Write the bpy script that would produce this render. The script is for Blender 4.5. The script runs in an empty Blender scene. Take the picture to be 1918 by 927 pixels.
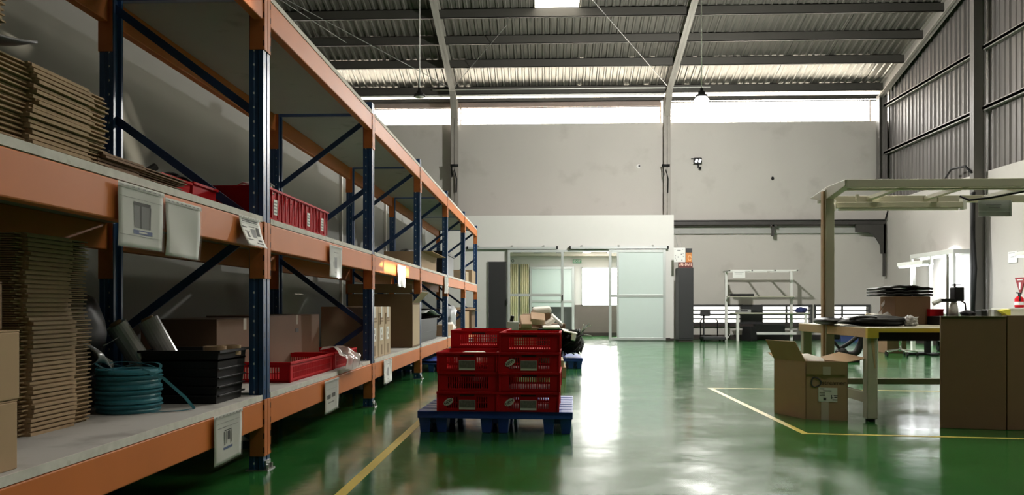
import bpy, bmesh, math, random
from mathutils import Vector, Matrix
R = random.Random(7)
S = bpy.context.scene
C = S.collection
D = bpy.data
PI = math.pi

# ------------------------------------------------------------------ camera, sky, sun, exposure
F, HZ, EYE = 1550.0, 573.0, 0.867
YAW = math.atan(62 / F); CA, SA = math.cos(YAW), math.sin(YAW)
cam = D.objects.new('camera', D.cameras.new('camera')); C.objects.link(cam)
cam.location = (0, 0, EYE); cam.rotation_euler = (PI / 2, 0, YAW)
cam.data.sensor_width = 36; cam.data.lens = F / 1918 * 36
cam.data.shift_y = (HZ - 463.5) / 1918; cam.data.clip_end = 300
S.camera = cam

SKY = 30.0
w = D.worlds.new('sky'); S.world = w; w.use_nodes = True
w.node_tree.nodes['Background'].inputs[0].default_value = (1, .975, .93, 1)
w.node_tree.nodes['Background'].inputs[1].default_value = SKY

sun = D.objects.new('sun', D.lights.new('sun', 'SUN')); C.objects.link(sun)
sun.data.energy = 30; sun.data.color = (1, .9, .76); sun.data.angle = .009
sun.rotation_euler = Vector((-math.cos(math.radians(8)), 0, -math.sin(math.radians(8)))).to_track_quat('-Z', 'Y').to_euler()

def area(name, loc, look, sx, sy, power=0, color=(1, 1, 1), portal=False):
    l = D.lights.new(name, 'AREA'); l.shape = 'RECTANGLE'; l.size = sx; l.size_y = sy
    l.energy = power; l.color = color
    o = D.objects.new(name, l); C.objects.link(o); o.location = loc
    o.rotation_euler = Vector(look).to_track_quat('-Z', 'Y').to_euler()
    if portal: l.cycles.is_portal = True
    return o
area('portal_clerestory', (.2, 21.95, 5.93), (0, -1, 0), 17, .62, portal=True)
area('room_lamp_light', (1.2, 22.4, 2.28), (0, 0, -1), 2.6, 1.6, 75, (1, .98, .94))  # unseen fill light added to brighten the small room
area('portal_louvre', (6.06, 22.0, .65), (0, -1, 0), 4.7, .46, portal=True)
area('portal_room', (1.57, 24.3, 1.43), (0, -1, 0), 1.0, 1.1, portal=True)

S.view_settings.view_transform = 'Standard'; S.view_settings.look = 'None'
S.view_settings.exposure = 0.2; S.view_settings.gamma = 1.0; S.view_settings.use_curve_mapping = False
S.cycles.use_denoising = True
S.cycles.max_bounces = 10; S.cycles.diffuse_bounces = 5; S.cycles.transparent_max_bounces = 16
S.cycles.sample_clamp_indirect = 8
S.cycles.caustics_reflective = False; S.cycles.caustics_refractive = False

# ------------------------------------------------------------------ measuring helpers (photo pixel + a known plane -> metres)
def ray(px, py):
    u, v = (px - 959) / F, (HZ - py) / F
    return Vector((CA * u - SA, SA * u + CA, v))
def onY(px, py, y):
    d = ray(px, py); t = y / d.y; return Vector((d.x * t, y, EYE + d.z * t))
def onX(px, py, x):
    d = ray(px, py); t = x / d.x; return Vector((x, d.y * t, EYE + d.z * t))
def onZ(px, py, z=0.0):
    d = ray(px, py); t = (z - EYE) / d.z; return Vector((d.x * t, d.y * t, z))

# ------------------------------------------------------------------ materials
MT = {}
def newmat(name):
    m = D.materials.new(name); m.use_nodes = True
    nt = m.node_tree; return m, nt, nt.nodes['Principled BSDF']
def nd(nt, t, **k):
    n = nt.nodes.new(t)
    for a, b in k.items():
        if a[0] == 'i' and a[1:].isdigit(): n.inputs[int(a[1:])].default_value = b
        else: setattr(n, a, b)
    return n
def math_(nt, op, a, b=None):
    n = nt.nodes.new('ShaderNodeMath'); n.operation = op
    for i, x in enumerate((a, b)):
        if x is None: continue
        if isinstance(x, (int, float)): n.inputs[i].default_value = x
        else: nt.links.new(x, n.inputs[i])
    return n.outputs[0]
def mix(nt, fac, a, b):
    n = nt.nodes.new('ShaderNodeMix'); n.data_type = 'RGBA'
    for s, x in ((n.inputs[0], fac), (n.inputs[6], a), (n.inputs[7], b)):
        if isinstance(x, (int, float)): s.default_value = x
        elif isinstance(x, tuple): s.default_value = (*x, 1) if len(x) == 3 else x
        else: nt.links.new(x, s)
    return n.outputs[2]
def M(name, col, rough=.6, metal=0.0, var=.12, scale=6.0, bump=0.0, bscale=40.0, stretch=(1, 1, 1), dirt=None, dscale=3.0, dthr=.6, spec=.5, emit=None, trans=0):
    """painted / plain surface with procedural tone variation, optional stains (dirt colour) and bump"""
    if name in MT: return MT[name]
    m, nt, p = newmat(name)
    tc = nd(nt, 'ShaderNodeTexCoord'); mp = nd(nt, 'ShaderNodeMapping'); mp.inputs['Scale'].default_value = stretch
    nt.links.new(tc.outputs['Object'], mp.inputs[0])
    nz = nd(nt, 'ShaderNodeTexNoise'); nz.inputs['Scale'].default_value = scale; nz.inputs['Detail'].default_value = 4
    nt.links.new(mp.outputs[0], nz.inputs['Vector'])
    lo = tuple(max(0, c * (1 - var)) for c in col); hi = tuple(min(1, c * (1 + var)) for c in col)
    out = mix(nt, nz.outputs['Fac'], lo, hi)
    if dirt:
        n2 = nd(nt, 'ShaderNodeTexNoise'); n2.inputs['Scale'].default_value = dscale; n2.inputs['Detail'].default_value = 8
        nt.links.new(mp.outputs[0], n2.inputs['Vector'])
        rp = nd(nt, 'ShaderNodeValToRGB'); rp.color_ramp.elements[0].position = dthr; rp.color_ramp.elements[1].position = min(1, dthr + .12)
        nt.links.new(n2.outputs['Fac'], rp.inputs[0])
        out = mix(nt, rp.outputs[0], out, dirt)
    nt.links.new(out, p.inputs['Base Color'])
    p.inputs['Roughness'].default_value = rough; p.inputs['Metallic'].default_value = metal
    p.inputs['Specular IOR Level'].default_value = spec
    if trans: p.inputs['Transmission Weight'].default_value = trans
    if bump:
        nb = nd(nt, 'ShaderNodeTexNoise'); nb.inputs['Scale'].default_value = bscale; nb.inputs['Detail'].default_value = 3
        nt.links.new(mp.outputs[0], nb.inputs['Vector'])
        b = nd(nt, 'ShaderNodeBump'); b.inputs['Strength'].default_value = bump; b.inputs['Distance'].default_value = .01
        nt.links.new(nb.outputs['Fac'], b.inputs['Height']); nt.links.new(b.outputs[0], p.inputs['Normal'])
    if emit:
        p.inputs['Emission Color'].default_value = (*emit[0], 1); p.inputs['Emission Strength'].default_value = emit[1]
    MT[name] = m; return m
def glassmat(name, tint=(1, 1, 1), refl=1.0, haze=0.0, hazecol=(.8, .85, .83), rough=.02):
    if name in MT: return MT[name]
    m = D.materials.new(name); m.use_nodes = True; nt = m.node_tree; nt.nodes.clear()
    o = nd(nt, 'ShaderNodeOutputMaterial'); t = nd(nt, 'ShaderNodeBsdfTransparent'); t.inputs[0].default_value = (*tint, 1)
    g = nd(nt, 'ShaderNodeBsdfGlossy'); g.inputs['Roughness'].default_value = rough
    fr = nd(nt, 'ShaderNodeFresnel'); fr.inputs[0].default_value = 1.45
    mx = nd(nt, 'ShaderNodeMixShader')
    nt.links.new(math_(nt, 'MULTIPLY', fr.outputs[0], refl), mx.inputs[0]); 
    base = t.outputs[0]
    if haze:
        df = nd(nt, 'ShaderNodeBsdfDiffuse'); df.inputs[0].default_value = (*hazecol, 1)
        tl = nd(nt, 'ShaderNodeBsdfTranslucent'); tl.inputs[0].default_value = (*hazecol, 1)
        h = nd(nt, 'ShaderNodeMixShader'); h.inputs[0].default_value = .5
        nt.links.new(df.outputs[0], h.inputs[1]); nt.links.new(tl.outputs[0], h.inputs[2])
        m2 = nd(nt, 'ShaderNodeMixShader'); m2.inputs[0].default_value = haze
        nt.links.new(t.outputs[0], m2.inputs[1]); nt.links.new(h.outputs[0], m2.inputs[2]); base = m2.outputs[0]
    nt.links.new(base, mx.inputs[1]); nt.links.new(g.outputs[0], mx.inputs[2]); nt.links.new(mx.outputs[0], o.inputs[0])
    MT[name] = m; return m
def emitmat(name, col, s):
    if name in MT: return MT[name]
    m = D.materials.new(name); m.use_nodes = True; nt = m.node_tree; nt.nodes.clear()
    o = nd(nt, 'ShaderNodeOutputMaterial'); e = nd(nt, 'ShaderNodeEmission'); e.inputs[0].default_value = (*col, 1); e.inputs[1].default_value = s
    nt.links.new(e.outputs[0], o.inputs[0]); MT[name] = m; return m

def floor_mat():
    m, nt, p = newmat('green epoxy floor')
    tc = nd(nt, 'ShaderNodeTexCoord')
    n1 = nd(nt, 'ShaderNodeTexNoise'); n1.inputs['Scale'].default_value = .7; n1.inputs['Detail'].default_value = 6; nt.links.new(tc.outputs['Object'], n1.inputs['Vector'])
    n2 = nd(nt, 'ShaderNodeTexNoise'); n2.inputs['Scale'].default_value = 2.3; n2.inputs['Detail'].default_value = 8; n2.inputs['Roughness'].default_value = .7; nt.links.new(tc.outputs['Object'], n2.inputs['Vector'])
    c = mix(nt, n1.outputs['Fac'], (.012, .085, .018), (.03, .15, .034))
    rp = nd(nt, 'ShaderNodeValToRGB'); rp.color_ramp.elements[0].position = .56; rp.color_ramp.elements[1].position = .74
    nt.links.new(n2.outputs['Fac'], rp.inputs[0])
    c = mix(nt, math_(nt, 'MULTIPLY', rp.outputs[0], .45), c, (.085, .13, .045))
    nt.links.new(c, p.inputs['Base Color'])
    r = nd(nt, 'ShaderNodeMapRange'); nt.links.new(n2.outputs['Fac'], r.inputs[0])
    r.inputs[1].default_value = .3; r.inputs[2].default_value = .75; r.inputs[3].default_value = .09; r.inputs[4].default_value = .22
    nt.links.new(r.outputs[0], p.inputs['Roughness'])
    nb = nd(nt, 'ShaderNodeTexNoise'); nb.inputs['Scale'].default_value = 3.2; nb.inputs['Detail'].default_value = 3; nt.links.new(tc.outputs['Object'], nb.inputs['Vector'])
    b = nd(nt, 'ShaderNodeBump'); b.inputs['Strength'].default_value = .16; b.inputs['Distance'].default_value = .012
    nt.links.new(nb.outputs['Fac'], b.inputs['Height']); nt.links.new(b.outputs[0], p.inputs['Normal'])
    p.inputs['Specular IOR Level'].default_value = .55
    return m
def upright_mat():
    m, nt, p = newmat('blue upright paint')
    tc = nd(nt, 'ShaderNodeTexCoord'); sx = nd(nt, 'ShaderNodeSeparateXYZ'); nt.links.new(tc.outputs['Object'], sx.inputs[0])
    x, y, z = sx.outputs
    fz = math_(nt, 'FRACT', math_(nt, 'DIVIDE', z, .075))
    col = math_(nt, 'LESS_THAN', math_(nt, 'ABSOLUTE', math_(nt, 'SUBTRACT', math_(nt, 'ABSOLUTE', y), .029)), .0055)
    row = math_(nt, 'LESS_THAN', math_(nt, 'ABSOLUTE', math_(nt, 'SUBTRACT', fz, .5)), .2)
    front = math_(nt, 'GREATER_THAN', x, .0365)
    slot = math_(nt, 'MULTIPLY', math_(nt, 'MULTIPLY', col, row), front)
    dx = math_(nt, 'MULTIPLY', math_(nt, 'ADD', x, .012), math_(nt, 'ADD', x, .012))
    dz = math_(nt, 'MULTIPLY', math_(nt, 'SUBTRACT', fz, .5), .075); dz = math_(nt, 'MULTIPLY', dz, dz)
    dot = math_(nt, 'MULTIPLY', math_(nt, 'LESS_THAN', math_(nt, 'ADD', dx, dz), .000035), math_(nt, 'GREATER_THAN', math_(nt, 'ABSOLUTE', y), .047))  # pale dots paint on the light showing through the punched holes
    nz = nd(nt, 'ShaderNodeTexNoise'); nz.inputs['Scale'].default_value = 9; nt.links.new(tc.outputs['Object'], nz.inputs['Vector'])
    c = mix(nt, nz.outputs['Fac'], (.012, .045, .13), (.022, .075, .2))
    c = mix(nt, slot, c, (.004, .006, .012)); c = mix(nt, dot, c, (.6, .62, .62))
    nt.links.new(c, p.inputs['Base Color']); p.inputs['Roughness'].default_value = .38
    return m
FLOOR = floor_mat(); UP = upright_mat()
WALL = M('white plaster', (.50, .475, .44), .9, var=.05, scale=1.2, dirt=(.45, .425, .39), dscale=1.6, dthr=.58, bump=.15, bscale=30)
ROOMW = M('white room board', (.71, .70, .67), .75, var=.02)
PARTW = M('grey partition board', (.21, .21, .195), .85, var=.06, scale=.9)
PLAIN = M('light concrete', (.78, .76, .72), .9, var=.05)
FOIL = M('roof foil insulation', (.30, .285, .25), .38, metal=.75, var=.22, scale=2.2, stretch=(14, .7, .7), bump=.5, bscale=3, dirt=(.2, .2, .18), dscale=2.5, dthr=.55)
PURL = M('purlin steel', (.07, .066, .058), .6, metal=.2, var=.15, scale=3)
RAFT = M('rafter paint', (.30, .28, .25), .6, var=.12, scale=3)
COLM = M('column paint', (.30, .275, .245), .6, var=.12, scale=3)
CORR = M('corrugated steel', (.17, .158, .148), .55, metal=.3, var=.22, scale=1.5, stretch=(6, 6, .5))
GIRT = M('girt steel', (.24, .225, .21), .55, var=.1)
GABC = M('gable column steel', (.16, .15, .14), .55, var=.1)
CRANE = M('dark runway steel', (.045, .042, .038), .6, var=.3)
GREYP = M('grey channel paint', (.36, .36, .34), .7, var=.1)
BASEB = M('dark baseboard', (.035, .025, .022), .5)
ORANGE = M('orange beam paint', (.56, .165, .038), .55, var=.1, scale=4, dirt=(.38, .10, .03), dscale=5, dthr=.66, spec=.22)
BLUE = M('blue brace paint', (.015, .045, .13), .45)
STEEL = M('galvanised steel', (.5, .5, .5), .35, metal=.8)
BOARD = M('grey shelf board', (.42, .41, .40), .8, var=.08, scale=3, dirt=(.30, .285, .27), dscale=4, dthr=.58)
KRAFT = M('kraft cardboard', (.40, .27, .155), .85, var=.07, scale=9)
KRAFT2 = M('pale kraft cardboard', (.47, .36, .24), .85, var=.07, scale=9)
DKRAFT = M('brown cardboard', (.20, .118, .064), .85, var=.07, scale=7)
KEDGE = M('folded cardboard', (.36, .25, .145), .9, var=.2, scale=30)
RED = M('red plastic', (.50, .008, .014), .62, var=.06, spec=.12)
BLUEP = M('blue plastic', (.025, .07, .36), .4, var=.08)
BLACKP = M('black plastic', (.009, .009, .0095), .45, var=.2, spec=.25)
DARKP = M('dark grey panel', (.028, .028, .03), .5, var=.08)
TEAL = M('teal strapping', (.035, .19, .25), .35, var=.15, scale=14)
PAPER = M('white paper', (.74, .74, .72), .75, var=.03)
INK = M('dark ink', (.05, .05, .055), .8)
INKG = M('grey ink', (.25, .25, .26), .8)
INKB = M('blue ink', (.06, .10, .27), .7)
ALU = M('silver aluminium', (.60, .63, .62), .38, metal=.35, var=.05)
WHITEP = M('white painted steel', (.72, .72, .69), .5, var=.05)
CREAM = M('cream aluminium', (.46, .45, .35), .45, var=.07)
WOOD = M('pale wood edge', (.52, .36, .2), .7, var=.12, scale=12, stretch=(1, 6, 6))
YTAPE = M('yellow tape', (.62, .47, .05), .5)
YLINE = M('yellow floor paint', (.58, .46, .10), .35, var=.1, scale=5, dirt=(.25, .26, .08), dscale=9, dthr=.62)
CHROME = M('chrome', (.75, .75, .75), .12, metal=1.0, var=.02)
TAPEB = M('brown tape', (.36, .24, .14), .4, var=.08)
CTAPE = M('clear carton tape', (.52, .46, .38), .25, var=.06)
CABLE = M('black rubber', (.010, .010, .010), .6, spec=.2)
WCABLE = M('grey cable', (.45, .45, .42), .5)
NAVY = M('navy cloth', (.02, .03, .12), .9)
SCRAPW = M('white foam scrap', (.78, .76, .72), .8)
SCRAPB = M('beige scrap', (.58, .42, .31), .85)
GLASS = glassmat('clear glass', (.96, .98, .97))
FROST = M('frosted film', (.66, .75, .73), .35, var=.02)
FILM = glassmat('clear stretch film', (.75, .76, .76), 2.2, haze=.35, hazecol=(.55, .56, .56), rough=.12)
BAG = glassmat('thin plastic bag', (.95, .94, .93), 1.4, haze=.62, hazecol=(.82, .78, .76), rough=.2)
SLEEVE = glassmat('plastic sleeve', (.98, .98, .98), .35, haze=.10, hazecol=(.9, .9, .9), rough=.12)

# ------------------------------------------------------------------ mesh builder
OFF = {}
class MB:
    def __init__(s): s.v = []; s.f = []
    def add(s, vs, fs):
        b = len(s.v); s.v += [Vector(x) for x in vs]; s.f += [tuple(i + b for i in f) for f in fs]; return s
    def box(s, x0, x1, y0, y1, z0, z1):
        return s.add([(x0, y0, z0), (x1, y0, z0), (x1, y1, z0), (x0, y1, z0), (x0, y0, z1), (x1, y0, z1), (x1, y1, z1), (x0, y1, z1)],
                     [(0, 3, 2, 1), (4, 5, 6, 7), (0, 1, 5, 4), (1, 2, 6, 5), (2, 3, 7, 6), (3, 0, 4, 7)])
    def ob(s, c, size, rot=None):
        rot = rot or Matrix.Identity(3); c = Vector(c); hx, hy, hz = (k / 2 for k in size)
        vs = [c + rot @ Vector((x * hx, y * hy, z * hz)) for z in (-1, 1) for x, y in ((-1, -1), (1, -1), (1, 1), (-1, 1))]
        return s.add(vs, [(0, 3, 2, 1), (4, 5, 6, 7), (0, 1, 5, 4), (1, 2, 6, 5), (2, 3, 7, 6), (3, 0, 4, 7)])
    def bar(s, p, q, wd, ht, up=(0, 0, 1)):
        p, q = Vector(p), Vector(q); d = (q - p); L = d.length; d.normalize()
        u = Vector(up); 
        if abs(d.dot(u)) > .98: u = Vector((0, 1, 0))
        r = d.cross(u).normalized(); u = r.cross(d)
        return s.ob((p + q) / 2, (L, wd, ht), Matrix((d, -r, u)).transposed())
    def cyl(s, p, q, r, n=14, r2=None):
        p, q = Vector(p), Vector(q); r2 = r if r2 is None else r2; d = (q - p).normalized()
        u = d.orthogonal().normalized(); v = d.cross(u)
        ring = [math.cos(2 * PI * i / n) * u + math.sin(2 * PI * i / n) * v for i in range(n)]
        vs = [p + k * r for k in ring] + [q + k * r2 for k in ring]
        return s.add(vs, [(i, (i + 1) % n, n + (i + 1) % n, n + i) for i in range(n)] + [tuple(range(n))[::-1], tuple(range(n, 2 * n))])
    def tube(s, pts, r, n=8, closed=False):
        pts = [Vector(p) for p in pts]; u = None; b = len(s.v); N = len(pts)
        for i, p in enumerate(pts):
            d = (pts[(i + 1) % N] - pts[i - 1]) if closed else (pts[min(i + 1, N - 1)] - pts[max(i - 1, 0)])
            d.normalize()
            u = d.orthogonal() if u is None else u - d * u.dot(d)
            u.normalize(); v = d.cross(u)
            for k in range(n): s.v.append(p + r * (math.cos(2 * PI * k / n) * u + math.sin(2 * PI * k / n) * v))
        for i in range(N if closed else N - 1):
            a0, a1 = b + i * n, b + ((i + 1) % N) * n
            for k in range(n): s.f.append((a0 + k, a0 + (k + 1) % n, a1 + (k + 1) % n, a1 + k))
        if not closed:
            s.f.append(tuple(range(b, b + n))[::-1]); s.f.append(tuple(range(b + (N - 1) * n, b + N * n)))
        return s
    def prism(s, poly, axis, a, b):
        def P(u, v, t): return {'x': (t, u, v), 'y': (u, t, v), 'z': (u, v, t)}[axis]
        n = len(poly); vs = [P(u, v, a) for u, v in poly] + [P(u, v, b) for u, v in poly]
        return s.add(vs, [tuple(range(n))[::-1], tuple(range(n, 2 * n))] + [(i, (i + 1) % n, n + (i + 1) % n, n + i) for i in range(n)])
    def lathe(s, prof, c, n=20):
        c = Vector(c); b = len(s.v)
        for r, z in prof:
            for k in range(n): s.v.append(c + Vector((r * math.cos(2 * PI * k / n), r * math.sin(2 * PI * k / n), z)))
        for i in range(len(prof) - 1):
            for k in range(n): s.f.append((b + i * n + k, b + i * n + (k + 1) % n, b + (i + 1) * n + (k + 1) % n, b + (i + 1) * n + k))
        return s
    def sheet(s, fn, nu, nv):
        vs = [fn(i / nu, j / nv) for j in range(nv + 1) for i in range(nu + 1)]
        return s.add(vs, [(j * (nu + 1) + i, j * (nu + 1) + i + 1, (j + 1) * (nu + 1) + i + 1, (j + 1) * (nu + 1) + i) for j in range(nv) for i in range(nu)])
    def blob(s, c, size, amp=.25, freq=2.0, seed=0, sub=3, flat=None):
        from mathutils import noise
        bm = bmesh.new(); bmesh.ops.create_icosphere(bm, subdivisions=sub, radius=1)
        c = Vector(c); sz = Vector(size)
        for v in bm.verts:
            k = 1 + amp * noise.fractal(v.co * freq + Vector((seed * 7.1, seed, 3)), 1, 2, 3)
            p = Vector((v.co.x * sz.x, v.co.y * sz.y, v.co.z * sz.z)) * k
            if flat is not None and p.z < flat: p.z = flat
            v.co = c + p
        bm.verts.index_update()
        s.add([v.co.copy() for v in bm.verts], [tuple(v.index for v in f.verts) for f in bm.faces]); bm.free(); return s
    def build(s, name, m, parent=None, bevel=0.0, smooth=False, thick=0.0):
        if parent is not None: off = OFF.get(parent.name, Vector())
        else:
            xs, ys, zs = zip(*s.v); off = Vector(((min(xs) + max(xs)) / 2, (min(ys) + max(ys)) / 2, min(zs)))
        me = D.meshes.new(name); me.from_pydata([tuple(v - off) for v in s.v], [], s.f)
        bm = bmesh.new(); bm.from_mesh(me); bmesh.ops.recalc_face_normals(bm, faces=bm.faces); bm.to_mesh(me); bm.free()
        me.materials.append(m)
        if smooth: me.polygons.foreach_set('use_smooth', [True] * len(me.polygons))
        o = D.objects.new(name, me); C.objects.link(o)
        if parent is not None: o.parent = parent
        else: o.location = off
        OFF[o.name] = off
        if thick: md = o.modifiers.new('thickness', 'SOLIDIFY'); md.thickness = thick
        if bevel: md = o.modifiers.new('bevel', 'BEVEL'); md.width = bevel; md.segments = 2; md.limit_method = 'ANGLE'
        return o
def tag(o, label=None, cat=None, group=None, kind=None):
    if label: o['label'] = label
    if cat: o['category'] = cat
    if group: o['group'] = group
    if kind: o['kind'] = kind
    return o
def thing(name, label, cat, loc=(0, 0, 0), group=None):
    o = D.objects.new(name, None); C.objects.link(o); o.location = loc; o.empty_display_size = .1
    OFF[o.name] = Vector(loc); return tag(o, label, cat, group)
def struct(o, label, cat='building'): return tag(o, label, cat, kind='structure')
KIDS = {}
def copy_tree(o, parent=None):
    c = o.copy(); C.objects.link(c)
    if parent is not None: c.parent = parent
    OFF[c.name] = OFF.get(o.name, Vector())
    for ch in o.children: copy_tree(ch, c)
    return c
def dup(o, loc, rz=0.0, label=None, group=None, rot=None):
    c = copy_tree(o); c.location = loc; c.rotation_euler = rot or (0, 0, rz)
    if label: c['label'] = label
    if group: c['group'] = group
    return c
def letters(body, size, origin, xdir, ydir, m, parent, name='lettering', ext=.0004, bold=0.0):
    cu = D.curves.new(name, 'FONT'); cu.body = body; cu.size = size; cu.extrude = ext; cu.offset = bold; cu.align_x = 'CENTER'; cu.align_y = 'CENTER'
    t = D.objects.new('tmp_text', cu); C.objects.link(t); bpy.context.view_layer.update()
    me = D.meshes.new_from_object(t.evaluated_get(bpy.context.evaluated_depsgraph_get())); D.objects.remove(t)
    X = Vector(xdir).normalized(); Y = Vector(ydir).normalized(); Zv = X.cross(Y)
    o0 = Vector(origin) - OFF.get(parent.name, Vector())
    for v in me.vertices: v.co = o0 + X * v.co.x + Y * v.co.y + Zv * v.co.z
    me.materials.clear(); me.materials.append(m); me.name = name
    o = D.objects.new(name, me); C.objects.link(o); o.parent = parent; OFF[o.name] = OFF.get(parent.name, Vector())
    return o
def rotz(a): return Matrix.Rotation(a, 3, 'Z')

# ================================================================== THE HALL
XR, XL, YB, YF = 8.72, -8.2, 21.7, -6.0
def zp(y): return 6.23 + .265 * (21.7 - y) if y >= 7.7 else 6.23 + .265 * 14 - .265 * (7.7 - y)   # underside of the purlins

struct(MB().box(XL - .3, XR + .3, YF - .3, 24.2, -.12, 0).build('floor', FLOOR), 'glossy green epoxy warehouse floor')
struct(MB().box(-45, 45, 24.2, 70, -.3, -.14).box(9.05, 45, -40, 24.2, -.3, -.14).build('ground', PLAIN), 'pale concrete yard outside the hall')

def plate_with_holes(name, m, outer, holes, plane, at_, label):
    """flat wall skin with polygon openings"""
    bm = bmesh.new(); es = []
    for loop in [outer] + holes:
        vs = []
        for u, v in loop: vs.append(bm.verts.new((at_, u, v) if plane == 'x' else (u, at_, v)))
        es += [bm.edges.new((vs[i], vs[(i + 1) % len(vs)])) for i in range(len(vs))]
    bmesh.ops.triangle_fill(bm, use_beauty=True, use_dissolve=False, edges=es)
    me = D.meshes.new(name); bm.to_mesh(me); bm.free(); me.materials.append(m)
    o = D.objects.new(name, me); C.objects.link(o); OFF[o.name] = Vector()
    md = o.modifiers.new('thickness', 'SOLIDIFY'); md.thickness = .18; md.offset = 0
    return struct(o, label)
def rect(a, b, c, d): return [(a, c), (b, c), (b, d), (a, d)]
LV = [(3.78, 5.08), (5.62, 6.86), (6.98, 8.34)]
plate_with_holes('wall_back', WALL, [(XL, 0), (-1.7, 0), (-1.7, 2.6), (3.1, 2.6), (3.1, 0), (XR + .1, 0), (XR + .1, 5.64), (XL, 5.64)],
                 [rect(a, b, .43, .87) for a, b in LV] , 'y', YB + .09, 'white plastered back wall below the clerestory')
plate_with_holes('wall_right', WALL, [(YF, 0), (YB + .1, 0), (YB + .1, 3.53), (14.6, 3.53), (14.6, 4.2), (YF, 4.2)],
                 [rect(7.15, 8.95, 2.632, 2.712), [(4.93, 3.80), (5.00, 3.80), (5.33, 3.45), (5.33, 3.35), (5.2, 3.35), (4.93, 3.65)], [(5.06, 3.82), (5.12, 3.82), (5.40, 3.52), (5.40, 3.46)],  # unseen slots added to throw sun patches on the rack and partition
                  [(3.9, 3.76), (4.0, 3.88), (4.2, 3.88), (4.1, 3.76)]], 'x', XR + .09, 'white plastered right wall')
struct(MB().box(XL - .2, XL, YF, YB, 0, 9.5).build('wall_left', WALL), 'white left wall of the hall')
struct(MB().box(XL, XR, YF - .2, YF, 0, 10.2).build('wall_front', CORR), 'dark steel clad front wall of the hall')
struct(MB().box(-2.72, -2.64, YF, 20.8, 0, 2.95).build('wall_partition', PARTW), 'grey partition wall behind the rack')
# seams and white strips on the partition seen behind the rack
for k, y in enumerate((10.55, 13.5)):
    struct(MB().box(-2.64, -2.61, y, y + .05, 0, 2.95).build('trim_%d' % (k + 1), ROOMW), 'white cover strip on the grey partition')

struct(MB().box(8.90, 8.906, 3.9, 5.6, 3.2, 4.1).build('window_30', glassmat('dusty tinted glazing', (.27, .27, .26), .3)), 'dusty tinted glazing over the small slanted gaps in the right wall')  # unseen pane added to weaken the sun through the slanted slots
# corrugated upper right wall (ribs modelled)
def corr(x, y0, y1, zlo, zhi):
    mb = MB(); p = .19; y = y0; pts = []
    while y < y1:
        for dy, dx in ((0, 0), (.085, 0), (.10, -.03), (.135, -.03), (.15, 0)): pts.append((y + dy, x + dx))
        y += p
    pts = [q for q in pts if q[0] <= y1] + [(y1, x)]
    for i in range(len(pts) - 1):
        (ya, xa), (yb, xb) = pts[i], pts[i + 1]
        mb.add([(xa, ya, zlo(ya)), (xb, yb, zlo(yb)), (xb, yb, zhi(yb)), (xa, ya, zhi(ya))], [(0, 1, 2, 3)])
    return mb
top = lambda y: zp(y) + .22
struct(corr(XR + .1, 14.6, 22.3, lambda y: 3.5, top).build('wall_right_cladding', CORR, thick=.01), 'grey ribbed steel cladding above the plaster on the right wall')
struct(corr(XR + .1, YF, 14.6, lambda y: 4.15, top).build('wall_right_cladding_upper', CORR, thick=.01), 'grey ribbed steel cladding over the side windows')
for k, z in enumerate((5.97, 4.77)):
    y0 = 14.75
    struct(MB().box(8.64, 8.76, y0, 21.55, z - .03, z + .03).box(8.64, 8.66, y0, 21.55, z - .05, z + .05).build('wall_girt', GIRT), 'steel girt across the ribbed cladding, ' + ('upper' if k == 0 else 'lower'))
def icol(mb, x, y, z0, z1, wx, wy, t=.014, web='x'):
    """I section: flanges face the web axis"""
    if web == 'x': mb.box(x, x + t, y, y + wy, z0, z1).box(x + wx - t, x + wx, y, y + wy, z0, z1).box(x, x + wx, y + wy / 2 - .006, y + wy / 2 + .006, z0, z1)
    else: mb.box(x, x + wx, y, y + t, z0, z1).box(x, x + wx, y + wy - t, y + wy, z0, z1).box(x + wx / 2 - .006, x + wx / 2 + .006, y, y + wy, z0, z1)
    return mb
struct(icol(MB(), 8.44, 16.66, 0, zp(16.7), .24, .15).build('steel_column', GABC), 'grey steel gable column on the right wall')
struct(icol(MB(), 8.50, 21.42, 4.10, 6.25, .2, .2).box(8.45, 8.72, 21.38, 21.69, 4.08, 4.12).build('steel_column', GABC), 'dark steel corner column under the right rafter')

# roof sheet: real ribs running down the slope, opening for the skylight
def roof_strip(mb, x0, x1, y0, y1):
    p = .17; key = ((0, 0), (.55, 0), (.68, -.022), (.87, -.022), (1, 0))
    def hgt(x):
        u = (x / p) % 1.0
        for (ua, va), (ub, vb) in zip(key, key[1:]):
            if u <= ub: return va + (vb - va) * (u - ua) / (ub - ua)
        return 0
    xs = [x0, x1] + [(i + d) * p for i in range(int(x0 / p) - 2, int(x1 / p) + 2) for d, _ in key[:4]]
    pts = [(x, hgt(x)) for x in sorted(xs) if x0 <= x <= x1]
    for i in range(len(pts) - 1):
        (xa, ha), (xb, hb) = pts[i], pts[i + 1]
        mb.add([(xa, y0, zp(y0) + .23 + ha), (xb, y0, zp(y0) + .23 + hb), (xb, y1, zp(y1) + .23 + hb), (xa, y1, zp(y1) + .23 + ha)], [(0, 1, 2, 3)])
mb = MB()
roof_strip(mb, XL - .2, XR + .12, 18.42, 21.98)
SKYL = [(-.22, .74, 16.9, 18.42), (1.0, 2.2, 8.4, 13.0), (3.6, 4.8, 8.4, 13.0), (6.2, 7.4, 8.4, 13.0), (-5.2, -4.2, 8.4, 13.0), (4.8, 6.2, .6, 3.4)]  # first is the visible skylight; the rest are unseen, added for overhead light
def band(y0, y1, holes):
    x = XL - .2
    for a, b in holes:
        roof_strip(mb, x, a, y0, y1); x = b
    roof_strip(mb, x, XR + .12, y0, y1)
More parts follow.
